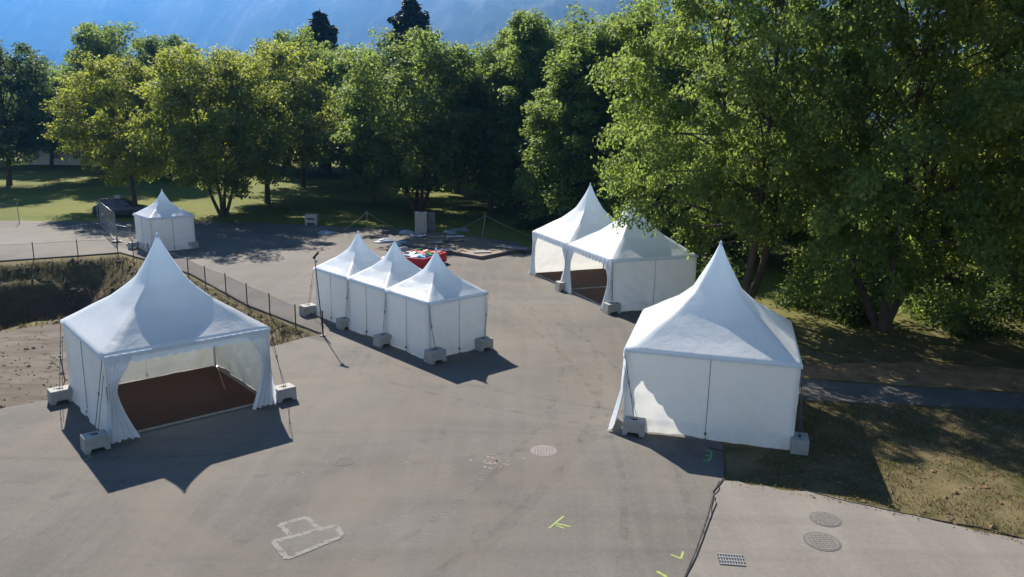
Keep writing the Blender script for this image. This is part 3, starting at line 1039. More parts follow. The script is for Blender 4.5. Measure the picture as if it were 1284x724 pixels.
for px_, py_, w, d, mt, lab, curl in SH:
    zt = .232
    x, y = G(px_, py_, zt)
    vs, fs = [], []
    nn = 6
    for i in range(nn + 1):
        for j in range(nn + 1):
            uu, vv = i / nn - .5, j / nn - .5
            zc = curl * (uu * 2) ** 2 * .8 + .015 * noise.noise(Vector((i, j, px_)))
            vs.append((uu * w, vv * d, .03 + zc + .03))
    for i in range(nn):
        for j in range(nn):
            q = i * (nn + 1) + j; fs.append((q, q + nn + 1, q + nn + 2, q + 1))
    o = mesh_obj('loose_panel', vs, fs, M[mt])
    md = o.modifiers.new('thick', 'SOLIDIFY'); md.thickness = .03; md.offset = -1
    o.location = (x, y, zt); o.rotation_euler = (0, 0, rnd.uniform(-.5, .5))
    tag(o, lab, 'panel', 'loose boards and sheets by the platform')
for px_, py_, w, d, mt, lab in [(476, 307.5, 1.6, 1.0, 'bluesheet', 'crumpled pale blue sheet on the asphalt left of the platform'),
                               (506, 309, 1.5, .7, 'teal', 'light blue bundle on the asphalt at the left corner of the platform'),
                               (407, 299, 1.5, .8, 'bluesheet', 'pale sheet lying on shaded asphalt left of the rope barrier'),
                               (502, 316, 1.0, .8, 'white', 'white bundle just behind the middle small tent peak'),
                               (481, 330, 1.2, .9, 'pink', 'pink bundle half hidden behind the middle small tent'),
                               (508, 294, 1.6, 1.1, 'white', 'pile of pale sacks beside the grey cabinets'),
                               (562, 293, 1.0, .7, 'white', 'pale sack behind the platform'),
                               (574, 289, 1.5, .9, 'greyboard', 'grey bundle behind the platform at the grass edge')]:
    x, y = G(px_, py_ + 3)
    mb = MB()
    r2 = random.Random(int(px_))
    for q in range(3):
        nn, mm = 10, 6
        cx0, cy0 = r2.uniform(-.25, .25) * w, r2.uniform(-.25, .25) * d
        vs = []; fs = []
        for i in range(mm + 1):
            ph = math.pi / 2 * i / mm
            for j in range(nn):
                th = 2 * math.pi * j / nn
                rr = math.cos(ph) * (1 + .25 * noise.noise(Vector((math.cos(th) * 2 + q, math.sin(th) * 2, px_))))
                vs.append((cx0 + rr * math.cos(th) * w * .38, cy0 + rr * math.sin(th) * d * .4, (.15 + .07 * q) * math.sin(ph) * (1 + .2 * noise.noise(Vector((j, i, px_))))))
        for i in range(mm):
            for j in range(nn):
                fs.append((i * nn + j, i * nn + (j + 1) % nn, (i + 1) * nn + (j + 1) % nn, (i + 1) * nn + j))
        mb.add(vs, fs, False)
    o = mb.build('bundle', M[mt]); o.location = (x, y, 0); o.rotation_euler = (0, 0, r2.uniform(-1, 1))
    tag(o, lab, 'bundle', 'bundles and sheets lying about the platform')

# cabinets
def cabinet(label, px_, py_, w, d, h, mt, rz=0.1):
    x, y = G(px_, py_)
    t = thing('utility_cabinet', label, 'cabinet', (x, y + d / 2, 0), rz, 'cabinets by the platform')
    MB().box((0, 0, h / 2), (w, d, h)).build('cabinet_body', M[mt], t, .015)
    MB().box((0, -d / 2 - .012, h / 2), (w * .86, .018, h * .9)).build('door', M[mt], t, .005)
    MB().box((w * .3, -d / 2 - .035, h * .5), (.04, .03, .18)).build('handle', M['dark_metal'], t)
    MB().box((0, 0, h + .012), (w + .06, d + .06, .024)).build('top_cap', M[mt], t, .006)
    return t
cabinet('tall pale grey cabinet at the foot of a tree beside the platform', 525, 299, .95, .6, 1.75, 'white_block')
cabinet('darker narrow cabinet just right of and behind the tall pale one', 538, 296, .6, .5, 1.6, 'greyboard')
x, y = G(387, 292)
t = thing('slotted_block', 'pale box-shaped block with two dark slots at the grass edge', 'block', (x, y + .3, 0), .05)
MB().box((0, 0, .45), (1.0, .6, .9)).build('block_body', M['concrete'], t, .02)
MB().box((0, -.302, .55), (.62, .02, .14)).build('slot', M['hole'], t)
MB().box((0, -.302, .12), (.66, .02, .16)).build('slot', M['hole'], t)

# rope barriers
def rope_post(label, base, h, ends, lean):
    x, y = G(*base)
    t = thing('rope_barrier', label, 'barrier', (x, y, 0), 0, 'rope barriers round the platform')
    top = Vector((lean, 0, h))
    MB().tube([(0, 0, 0), top], .035, 8).build('post', M['rope'], t)
    for e_ in ends:
        ex, ey = G(*e_)
        E_ = Vector((ex - x, ey - y, .06))
        pts = []
        for k in range(13):
            q = k / 12; p = (top - Vector((0, 0, .08))).lerp(E_, q); p.z -= math.sin(math.pi * q) * .10
            pts.append(p)
        MB().tube(pts, .018, 5).build('rope', M['rope'], t)
    return t
rope_post('post with two sloping ropes left of the pale cabinet', (458, 295), 1.55, [(427, 298), (500, 296)], .0)
rope_post('leaning pale post with long sloping ropes behind the platform', (602, 301), 1.9, [(562, 296), (668, 298)], .25)
# paving slab patch behind ropes
# red container with coloured contents
x, y = G(517, 341)
t = thing('toy_cart', 'red open container heaped with coloured pieces behind the row of three tents', 'container', (x + .3, y + 1.2, 0), R(-24))
w, d, h = 2.3, 2.9, .62
mb = MB()
mb.box((0, 0, .12), (w, d, .08))
for sx in (-1, 1): mb.box((sx * (w / 2 - .04), 0, h / 2 + .08), (.08, d, h))
for sy in (-1, 1): mb.box((0, sy * (d / 2 - .04), h / 2 + .081), (w - .162, .08, h))
mb.build('box_body', M['red'], t, .01)
rnd = random.Random(3)
cols = ['blue', 'teal', 'green', 'orange', 'red', 'blue', 'teal', 'white', 'orange', 'green']
k = 0
for i in range(4):
    for j in range(5):
        c_ = ['teal', 'blue', 'green', 'orange', 'red'][j] if rnd.random() < .75 else rnd.choice(cols)
        mb = MB().box(((i - 1.5) * .5, (j - 2) * .52, .62 + rnd.uniform(-.04, .10)), (.46, .46, .22), rnd.uniform(-.4, .4),
                      Matrix.Rotation(rnd.uniform(-.35, .35), 3, 'X') @ Matrix.Rotation(rnd.uniform(-.3, .3), 3, 'Y'))
        p = mb.build('coloured_piece', M[c_], t, .05)
for sx in (-1, 1):
    for sy in (-1, 1):
        MB().tube([(sx * (w / 2 + .02) - .04, sy * .9, .14), (sx * (w / 2 + .02) + .04, sy * .9, .14)], .14, 14).build('wheel', M['rubber'], t)

# ------------------------------------------------------------------ ground markings and covers
def strip(name, segs, w, z, mat, label, cat=None, kind=None, group=None, jitter=.0):
    mb = MB(); r3 = random.Random(len(label))
    for pts in segs:
        for a, b in zip(pts[:-1], pts[1:]):
            a, b = Vector(a), Vector(b); d = (b - a); L = d.length; d /= L; nn = Vector((-d.y, d.x))
            m_ = max(2, int(L / .06)); vs = []; fs = []
            for k in range(m_ + 1):
                p = a + d * (L * k / m_)
                ww = w / 2 * (1 + r3.uniform(-jitter, jitter))
                q1 = p + nn * ww; q2 = p - nn * ww
                vs += [(q1.x, q1.y, z), (q2.x, q2.y, z)]
            for k in range(m_): fs.append((2 * k, 2 * k + 1, 2 * k + 3, 2 * k + 2))
            mb.add(vs, fs)
            z += .0007
    o = mb.build(name, mat)
    for p in o.data.polygons:
        if p.normal.z < 0: p.flip()
    return tag(o, label, cat, group, kind)

def paint_mat(name, c, thr=.45):
    m, nt = new_mat(name)
    n = noise_tex(nt, coords(nt), 28, 4, .7)
    col = mix(nt, ramp(nt, n, [(thr - .12, 0), (thr, 1)]), tuple(x * .45 + .07 for x in c), c)
    finish(nt, col, .7)
    return m
M['spray'] = paint_mat('yellow_spray', (.27, .33, .08), .48)
M['spray_green'] = paint_mat('green_spray', (.12, .34, .09), .48)
def worn_mat(name, c, lo, hi, top):
    m, nt = new_mat(name)
    p = N(nt, 'BsdfPrincipled'); p.inputs['Base Color'].default_value = (*c, 1); p.inputs['Roughness'].default_value = .9
    tr = N(nt, 'BsdfTransparent'); ms = N(nt, 'MixShader'); out = N(nt, 'OutputMaterial')
    n = noise_tex(nt, coords(nt), 3.5, 6, .75)
    nt.links.new(ramp(nt, n, [(lo, 0), (hi, top)]), ms.inputs[0])
    nt.links.new(tr.outputs[0], ms.inputs[1]); nt.links.new(p.outputs[0], ms.inputs[2]); nt.links.new(ms.outputs[0], out.inputs[0])
    return m
M['patch_line'] = worn_mat('worn_mortar', (.215, .205, .188), .28, .52, .85)
M['patch_fill'] = asphalt_mat('patched_asphalt', (.092, .086, .077), (.136, .127, .113), False)

GP = lambda *a: [G(*p) for p in a]
MK = 'spray marks on the asphalt'
strip('spray_mark', [GP((699, 661), (717, 645)), GP((707, 654.5), (726, 658)), GP((708, 657), (718, 660.5))], .045, .006, M['spray'], 'yellow-green arrow-shaped spray mark on the asphalt', 'paint mark', None, MK, .3)
strip('spray_mark', [GP((853, 688.5), (866, 693), (868.5, 684))], .05, .006, M['spray'], 'thin yellow L-shaped spray mark near the black cable', 'paint mark', None, MK, .3)
strip('spray_mark', [GP((836, 710), (848, 716), (844, 728))], .07, .006, M['spray'], 'thick yellow angle mark at the bottom edge of the photo', 'paint mark', None, MK, .3)
strip('spray_mark', [GP((891, 556), (900, 557.5), (898, 563)), GP((892, 562), (899.5, 564), (896, 569), (889, 569.5))], .06, .006, M['spray_green'], 'green figure-shaped spray mark in the shadow of the closed tent', 'paint mark', None, MK, .3)
strip('spray_mark', [GP((113, 596), (120, 594.5)), GP((117, 588), (122, 593))], .07, .006, M['spray_green'], 'small green spray mark by the near left weight of the open tent', 'paint mark', None, MK, .3)

# square repaired patch: two frames
fa = GP((361, 669), (394, 658), (412, 672), (379, 684))
fb = GP((354, 690), (432, 667), (441, 680), (372, 711))
for poly, lab in ((fa, 'smaller pale-edged square repair patch in the asphalt'), (fb, 'larger pale-edged oblong repair patch in the asphalt')):
    z = .005 if poly is fa else .009
    t = thing('repair_patch', lab, 'repair patch', (*poly[0], 0), 0, 'repair patches')
    ox, oy = poly[0]
    o = sheet('infill', [(p[0] - ox, p[1] - oy) for p in poly], z, M['patch_fill'], None)
    for k_ in ('kind', 'label'):
        if k_ in o: del o[k_]
    o.parent = t
    o = strip('mortar_edge', [[(p[0] - ox, p[1] - oy) for p in (poly + poly[:1])]], .13, z + .001, M['patch_line'], 'x', None, None, None, .2)
    del o['label']; o.parent = t

def manhole(label, px_, py_, r, style, mt1, mt2):
    x, y = G(px_, py_)
    t = thing('manhole_cover', label, 'manhole cover', (x, y, 0), 0, 'manhole covers')
    MB().tube([(0, 0, -.05), (0, 0, .004)], r, 36).build('rim', M[mt1], t)
    MB().tube([(0, 0, -.05), (0, 0, .008)], r * .88, 36).build('cover', M[mt2], t)
    mb = MB()
    st = .085
    k = int(r / st)
    for i in range(-k, k + 1):
        for j in range(-k, k + 1):
            if (i * i + j * j) * st * st < (r * .8) ** 2:
                mb.box((i * st, j * st, .009), (.040, .040, .007), R(45))
    mb.build('stud_pattern', M[mt1], t)
    return t
M['cover_light'] = simple('pale_cover', (.20, .18, .165), .8, .2, 9)
M['cover_light2'] = simple('pale_cover_ring', (.17, .152, .14), .8, .2, 9)
M['cover_grey'] = simple('grey_iron_cover', (.105, .098, .09), .7, .3, 9)
M['cover_ring'] = simple('grey_iron_ring', (.145, .135, .122), .75, .3, 9)
M['cover_faint'] = simple('dusty_cover', (.095, .088, .08), .85, .2, 9)
manhole('pale round manhole cover in the middle of the asphalt', 689, 564, .40, 0, 'cover_light2', 'cover_light')
manhole('faint dusty round cover left of the middle of the asphalt', 439, 586, .33, 0, 'cover_faint', 'cover_faint')
manhole('upper of the two grey manhole covers on the pale strip', 1045, 637, .37, 0, 'cover_grey', 'cover_ring')
manhole('lower of the two grey manhole covers on the pale strip', 1042, 665, .42, 0, 'cover_grey', 'cover_ring')
x, y = G(929, 692)
t = thing('drain_grate', 'dark rectangular drain grate on the pale strip', 'drain grate', (x, y, 0), R(-6))
MB().box((0, 0, -.02), (.56, .46, .045)).build('pit', M['hole'], t)
mb = MB()
for i in range(9): mb.box((-.24 + i * .06, 0, .008), (.022, .46, .014))
for j in range(4): mb.box((0, -.20 + j * .133, .010), (.56, .035, .014))
mb.build('bars', M['galv'], t)

def tyre_mat():
    m, nt = new_mat('tyre_rub')
    p = N(nt, 'BsdfPrincipled'); p.inputs['Base Color'].default_value = (.07, .066, .06, 1); p.inputs['Roughness'].default_value = .8
    tr = N(nt, 'BsdfTransparent'); ms = N(nt, 'MixShader'); out = N(nt, 'OutputMaterial')
    n = noise_tex(nt, coords(nt), 1.6, 6, .7)
    nt.links.new(ramp(nt, n, [(.46, 0), (.74, .30)]), ms.inputs[0])
    nt.links.new(tr.outputs[0], ms.inputs[1]); nt.links.new(p.outputs[0], ms.inputs[2]); nt.links.new(ms.outputs[0], out.inputs[0])
    return m
M['tyre'] = tyre_mat()
def arc(cx0, cy0, r, a0, a1, n=40):
    return [(cx0 + r * math.cos(R(a0 + (a1 - a0) * k / n)), cy0 + r * math.sin(R(a0 + (a1 - a0) * k / n))) for k in range(n + 1)]
segs = []
for cx0, cy0, r, a0, a1 in ((-22, 30, 24, -38, 26), (-22, 30, 25.5, -38, 26), (-30, 22, 33.2, -20, 30), (-30, 22, 34.8, -20, 30), (12, 50, 27, 205, 262), (12, 50, 28.5, 205, 262), (-14, 60, 40, -95, -62), (-14, 60, 41.5, -95, -62)):
    segs.append(arc(cx0, cy0, r, a0, a1))
strip_z = .0022
for i_, sg in enumerate(segs):
    mb = MB(); vs = []; fs = []
    for k_, (x_, y_) in enumerate(sg):
        q_ = sg[min(k_ + 1, len(sg) - 1)]; p_ = sg[max(k_ - 1, 0)]
        d_ = Vector((q_[0] - p_[0], q_[1] - p_[1])).normalized()
        for s_ in (1, -1): vs.append((x_ - d_.y * .11 * s_, y_ + d_.x * .11 * s_, .0015 + .0004 * i_))
    for k_ in range(len(sg) - 1): fs.append((2 * k_, 2 * k_ + 1, 2 * k_ + 3, 2 * k_ + 2))
    o = mb.add(vs, fs).build('tyre_mark', M['tyre'])
    tag(o, 'faint dark tyre mark curving across the asphalt', None, None, 'structure')
def scuff_mat():
    m, nt = new_mat('pale_scuff')
    p = N(nt, 'BsdfPrincipled'); p.inputs['Base Color'].default_value = (.26, .245, .22, 1); p.inputs['Roughness'].default_value = .9
    tr = N(nt, 'BsdfTransparent'); ms = N(nt, 'MixShader'); out = N(nt, 'OutputMaterial')
    n = noise_tex(nt, coords(nt), 2.2, 6, .75)
    nt.links.new(ramp(nt, n, [(.42, 0), (.66, .5)]), ms.inputs[0])
    nt.links.new(tr.outputs[0], ms.inputs[1]); nt.links.new(p.outputs[0], ms.inputs[2]); nt.links.new(ms.outputs[0], out.inputs[0])
    return m
M['scuff'] = scuff_mat()
mb = MB()
for (p0, p1) in (((410, 690), (560, 545)), ((455, 718), (640, 520)), ((520, 700), (660, 540)), ((330, 640), (470, 560))):
    a_, b_ = Vector(G(*p0)), Vector(G(*p1)); L_ = (b_ - a_).length; d_ = (b_ - a_) / L_; n_ = Vector((-d_.y, d_.x))
    for k_ in range(int(L_ / .17)):
        c_ = a_ + d_ * (k_ * .17) + n_ * .05 * math.sin(k_ * .21)
        for s_ in (-1, 1):
            q = [c_ + n_ * s_ * .02, c_ + n_ * s_ * .16 + d_ * .07, c_ + n_ * s_ * .16 + d_ * .13, c_ + n_ * s_ * .02 + d_ * .06]
            if s_ < 0: q = q[::-1]
            mb.add([(w_.x, w_.y, .0046) for w_ in q], [(3, 2, 1, 0)])
o = mb.build('tread_print', M['scuff'])
tag(o, 'faint pale tractor tread prints across the asphalt', None, None, 'stuff')
# chipped white/pink speckles
M['chip'] = simple('chalky_chip', (.24, .185, .17), .9)
mb = MB(); r4 = random.Random(9)
for k in range(34):
    px_, py_ = r4.gauss(628, 14), r4.gauss(580, 5)
    x, y = G(px_, py_)
    a0 = r4.uniform(0, 3)
    rr = r4.uniform(.02, .075)
    pl = [(x + rr * math.cos(a0 + q) * r4.uniform(.6, 1), y + rr * math.sin(a0 + q) * r4.uniform(.6, 1)) for q in (0, 1.1, 2.2, 3.3, 4.3, 5.3)]
    mb.prism(pl, .0, .008)
tag(mb.build('paint_spatter', M['chip']), 'scatter of pinkish chips and spatter on the asphalt', 'spatter', None, 'stuff')
# seam crack along the pale strip, cable
strip('seam_joint', [SEAM], .022, .004, M['hole'], 'dark open joint between asphalt and pale strip', None, 'structure', None, .5)
def wig(pts, n=10, amp=.06, seed=2, z=.018):
    r5 = random.Random(seed); out = []
    P3 = [Vector((*p, z)) for p in pts]
    for a, b in zip(P3[:-1], P3[1:]):
        for k in range(n):
            p = a.lerp(b, k / n); out.append(p + Vector((r5.uniform(-amp, amp), r5.uniform(-amp, amp) * .5, 0)))
    out.append(P3[-1]); return out
cb = MB().tube(wig(GP((897, 553), (915, 557), (917, 575), (914, 594), (903, 608), (907, 622), (898, 650), (884, 690), (866, 728)), 4, .02, 3, .014), .011, 6)
cb.tube(wig(GP((913, 594), (909, 606), (903, 614), (901, 640), (893, 662)), 4, .02, 4, .014), .009, 6)
tag(cb.build('power_cable', M['strap']), 'black cable running from the closed tent along the seam to the bottom edge', 'cable')
hs = MB().tube(wig(GP((1010, 600), (1060, 611), (1120, 622), (1190, 634), (1240, 640), (1284, 650), (1330, 660)), 6, .02, 5, -.005), .018, 6)
tag(hs.build('ground_hose', M['rubber']), 'thin dark hose lying along the edge of the dry grass', 'hose')
# small stake and strap behind the left weight
x, y = G(86, 498)
t = thing('ground_stake', 'short dark stake standing in the dirt beside the back left weight', 'stake', (x, y, 0), 0)
MB().tube([(0, 0, 0), (-.05, .02, .55), (-.09, .02, .95)], .02, 6).build('rod', M['dark_metal'], t)
MB().box((-.09, .02, .92), (.10, .03, .05)).build('handle', M['dark_metal'], t)

# pale building glimpsed through the trees
bxx, byy = -68, 122
t = thing('low_building', 'pale building glimpsed through the trees at the left', 'building', (bxx, byy, gz(bxx, byy)), .1)
MB().box((0, 0, 2.6), (13, 8, 5.2)).build('wall', M['plaster'], t)
vs = [(-7, -4.6, 5.1), (7, -4.6, 5.1), (7, 4.6, 5.1), (-7, 4.6, 5.1), (-7, 0, 7.4), (7, 0, 7.4)]
MB().add(vs, [(0, 1, 5, 4), (2, 3, 4, 5), (1, 2, 5), (3, 0, 4), (0, 3, 2, 1)]).build('roof', M['rooftile'], t)
for i in range(4):
    for z_ in (1.5, 3.9):
        w_ = MB().box((-4.6 + i * 3.0, -4.02, z_), (1.1, .06, 1.2)).build('window', M['white'], t)
        MB().box((-4.6 + i * 3.0, -4.06, z_), (.92, .04, 1.02)).build('pane', M['glass'], w_)

# ------------------------------------------------------------------ trees
def leaf_mesh(name, centers, outward, size, tint, rs, droop=.35, nverts=4):
    """one small bent leaf face per centre"""
    n = len(centers)
    # normal: mix of random, up and outward
    nrm = rs.normal(size=(n, 3)) * .8 + outward * .55 + np.array([0, 0, .75])
    nrm /= np.linalg.norm(nrm, axis=1, keepdims=True) + 1e-9
    a = np.cross(nrm, rs.normal(size=(n, 3)))
    a /= np.linalg.norm(a, axis=1, keepdims=True) + 1e-9
    b = np.cross(nrm, a)
    sz = size * rs.uniform(.6, 1.25, size=(n, 1))
    v0 = centers - a * sz * .62
    v1 = centers + b * sz * .36 + nrm * sz * .10
    v2 = centers + a * sz * .62 - nrm * sz * .12
    v3 = centers - b * sz * .36 + nrm * sz * .10
    V = np.stack([v0, v1, v2, v3], 1).reshape(-1, 3)
    me = bpy.data.meshes.new(name)
    me.vertices.add(4 * n)
    me.vertices.foreach_set('co', V.astype(np.float32).ravel())
    me.loops.add(4 * n)
    me.loops.foreach_set('vertex_index', np.arange(4 * n, dtype=np.int32))
    me.polygons.add(n)
    me.polygons.foreach_set('loop_start', np.arange(0, 4 * n, 4, dtype=np.int32))
    me.update(calc_edges=True)
    at = me.attributes.new('tint', 'FLOAT', 'POINT')
    at.data.foreach_set('value', np.repeat(tint, 4).astype(np.float32))
    return me

def lobe_noise(d, seed, k=5, amp=.3):
    """smooth radius noise over directions"""
    rs = np.random.RandomState(seed)
    ax = rs.normal(size=(k, 3)); ax /= np.linalg.norm(ax, axis=1, keepdims=True)
    am = rs.uniform(.4, 1, k)
    s = np.zeros(len(d))
    for q in range(k):
        s += am[q] * np.exp(-((1 - d @ ax[q]) / .22))
    return 1 - amp * .5 + amp * np.clip(s, 0, 1.2)

def make_tree_meshes(kind, H, Rx, zb, leaf, nclump, nleaf, seed, stems=1, spire=False, clump_r=1.0, extra=None):
    """crown between zb and H, radius Rx; trunk with limbs.  Returns crown mesh, trunk mesh"""
    rs = np.random.RandomState(seed)
    cz = zb + (H - zb) * (.46 if not spire else .42)
    rz_up, rz_dn = H - cz, cz - zb
    lobes = []
    if spire:
        for q in range(9):
            a = rs.uniform(0, 6.28); rr = Rx * rs.uniform(.15, .75)
            lobes.append((rr * math.cos(a), rr * math.sin(a), rs.uniform(.70, 1.0)))
    d = rs.normal(size=(nclump, 3)); d /= np.linalg.norm(d, axis=1, keepdims=True)
    rad = rs.uniform(.22, 1.0, nclump) ** (.38 if kind == 'big' else .45)
    ln = lobe_noise(d, seed + 1, 9, .42)
    C = np.empty((nclump, 3))
    C[:, 0] = d[:, 0] * rad * ln * Rx
    C[:, 1] = d[:, 1] * rad * ln * Rx
    C[:, 2] = cz + np.where(d[:, 2] > 0, d[:, 2] * rz_up, d[:, 2] * rz_dn) * rad * (.5 + .5 * ln)
    if spire:
        idx = rs.randint(0, len(lobes), nclump)
        L = np.array(lobes)[idx]
        t = rs.uniform(0, 1, nclump) ** .8
        topz = zb + (H - zb) * L[:, 2]
        z = zb + (topz - zb) * t
        w = Rx * .62 * np.clip(np.sin(np.pi * np.clip(t * .86 + .12, 0, 1)), .03, 1) ** .8 * (1.0 - .35 * t)
        aa = rs.uniform(0, 6.28, nclump); rr = w * rs.uniform(.35, 1, nclump) ** .6
        C = np.stack([L[:, 0] * (1 - .25 * t) + rr * np.cos(aa), L[:, 1] * (1 - .25 * t) + rr * np.sin(aa), z], 1)
    if extra is not None:
        C = np.concatenate([C, extra]); nclump = len(C)
    n_each = rs.poisson(nleaf, nclump)
    ci = np.repeat(np.arange(nclump), n_each)
    n = len(ci)
    cr = clump_r * rs.uniform(.55, 1.35, nclump)
    if extra is not None: cr[-len(extra):] = .36
    off = rs.normal(size=(n, 3)); off /= np.linalg.norm(off, axis=1, keepdims=True)
    off *= (rs.uniform(0, 1, (n, 1)) ** .45)
    outw = C - np.array([0, 0, cz - .1 * H]); outw /= np.linalg.norm(outw, axis=1, keepdims=True) + 1e-6
    o = off * cr[ci][:, None] * np.array([1, 1, .62])
    # stretch sprays outward and droop their ends
    al = (off * outw[ci]).sum(1, keepdims=True)
    o += outw[ci] * al * cr[ci][:, None] * .45
    o[:, 2] -= np.clip(al[:, 0], 0, 1) * cr[ci] * .25
    P = C[ci] + o
    # stray leaves that break up the outline
    stray = rs.rand(n) < .06
    P[stray] += rs.normal(size=(stray.sum(), 3)) * clump_r * .35
    P[:, 2] = np.maximum(P[:, 2], zb * .75)
    tint = np.clip(rs.normal(.5, .22, nclump)[ci] + rs.normal(0, .18, n), 0, 1)
    me = leaf_mesh('crown', P, outw[ci] * .6 + off * .7, leaf, tint, rs)
    # trunk and limbs
    mb = MB()
    fork = zb * .95 + .3
    starts = []
    tr = max(.12, H * .018)
    for s_ in range(stems):
        if stems == 1:
            base = Vector((0, 0, 0)); top = Vector((rs.uniform(-.3, .3), rs.uniform(-.3, .3), fork))
        else:
            a = 6.28 * s_ / stems + rs.uniform(-.4, .4)
            base = Vector((math.cos(a) * .28, math.sin(a) * .28, 0))
            top = Vector((math.cos(a) * Rx * .22, math.sin(a) * Rx * .22, fork * 1.2))
        r0 = tr if stems == 1 else tr * .62
        mid = base.lerp(top, .5) + Vector((rs.uniform(-.12, .12), rs.uniform(-.12, .12), 0))
        mb.tube([base - Vector((0, 0, .2)), base + Vector((0, 0, .15)), mid, top], [r0 * 1.5, r0 * 1.1, r0 * .9, r0 * .78], 10)
        ax_top = Vector((top.x * 1.5, top.y * 1.5, zb + (H - zb) * rs.uniform(.75, .9)))
        mb.tube([top, top.lerp(ax_top, .5) + Vector((rs.uniform(-.4, .4), rs.uniform(-.4, .4), 0)), ax_top], [r0 * .75, r0 * .45, .03], 8)
        starts.append((top, ax_top, r0))
    order = rs.permutation(nclump)[:int(34 + 4 * stems)]
    if extra is not None: order = np.append(order, np.arange(nclump - len(extra), nclump, 3))
    for q in order:
        c = Vector(C[q]); top, axt, r0 = starts[rs.randint(len(starts))]
        f = np.clip((c.z - fork) / max(.1, (axt.z - fork)) * .55, 0, .8)
        s0 = top.lerp(axt, float(f))
        midp = s0.lerp(c, .5); midp.z += (c - s0).length * .10 * (1 if c.z > s0.z else -.3)
        rr = r0 * .34 * (1 - f * .5)
        mb.tube([s0, s0.lerp(midp, .6) + Vector((0, 0, .05)), midp, c], [rr, rr * .8, rr * .55, .018], 5)
    me2 = bpy.data.meshes.new('trunk')
    me2.from_pydata(mb.v, [], mb.f); me2.polygons.foreach_set('use_smooth', mb.sm); me2.update()
    me2.materials.append(M['bark'])
    return me, me2

R1_POS, R1_ROT, R1_S = (11.5, 37.6), .5, (6.4 / 7.2, 22.0 / 19)
def to_r1(p):
    q = Matrix.Rotation(-R1_ROT, 3, 'Z') @ Vector((p[0] - R1_POS[0], p[1] - R1_POS[1], p[2] - gz(*R1_POS)))
    return (q.x / R1_S[0], q.y / R1_S[0], q.z / R1_S[1])
EXTRA = np.array([to_r1(p) for p in [(6.15, 39.9, 5.55), (6.55, 39.8, 5.35), (6.9, 39.8, 5.75), (5.75, 39.9, 5.9), (5.3, 40.1, 6.1), (6.4, 39.7, 5.95),
    (7.4, 39.6, 6.0), (7.9, 39.4, 5.6), (8.4, 39.2, 5.2), (8.9, 39.0, 4.7), (9.2, 38.7, 4.1), (9.0, 38.4, 3.4), (8.6, 38.6, 3.9)]])
PROTO = {}
def get_proto(key):
    if key not in PROTO:
        kind, seed = key.rsplit('_', 1); seed = int(seed)
        if kind == 'broad':   # H 14, R 5.2
            r = (make_tree_meshes(kind, 14, 5.2, 2.6, .24, 240, 205, 100 + seed, 1, False, 1.05), 14, 5.2)
        elif kind == 'multi':
            r = (make_tree_meshes(kind, 14, 5.6, 2.3, .24, 260, 205, 200 + seed, 4, False, 1.05), 14, 5.6)
        elif kind == 'spire':
            r = (make_tree_meshes(kind, 18, 4.6, 1.6, .24, 320, 210, 300 + seed, 5, True, .95), 18, 4.6)
        elif kind == 'big':
            r = (make_tree_meshes(kind, 19, 7.2, 2.8 if seed == 4 else 1.5, .17, 500, 205, 400 + seed, 3, False, .78, EXTRA if seed == 4 else None), 19, 7.2)
        PROTO[key] = r
    return PROTO[key]

MATCROWN = {}
def crown_mesh(key, mat):
    k = (key, mat)
    if k not in MATCROWN:
        me = get_proto(key)[0][0]
        used = any(kk[0] == key for kk in MATCROWN)
        if used: me = me.copy()
        me.materials.clear(); me.materials.append(M[mat])
        MATCROWN[k] = me
    return MATCROWN[k]

def tree(name, label, key, mat, x, y, H, rad, rz, group, cat='tree'):
    (cm, tm), H0, R0 = get_proto(key)
    t = thing(name, label, cat, (x, y, gz(x, y)), 0, group)
    sx, sz = rad / R0, H / H0
    tr = bpy.data.objects.new('trunk', tm); link(tr, t)
    cr = bpy.data.objects.new('crown', crown_mesh(key, mat)); link(cr, t)
    for o in (tr, cr):
        o.scale = (sx, sx, sz); o.rotation_euler = (0, 0, rz)
    return t

def tree_px(name, label, key, mat, base, top, width, rz, group):
    x, y = G(*base)
    top_z = height_at(base[0], top, x, y)
    dist = math.hypot(y, CAMH) 
    rad = 1.12 * width / 2 / FPX * (y * math.cos(PITCH) + CAMH * math.sin(PITCH)) * .93
    return tree(name, label, key, mat, x, y, top_z, rad, rz, group)

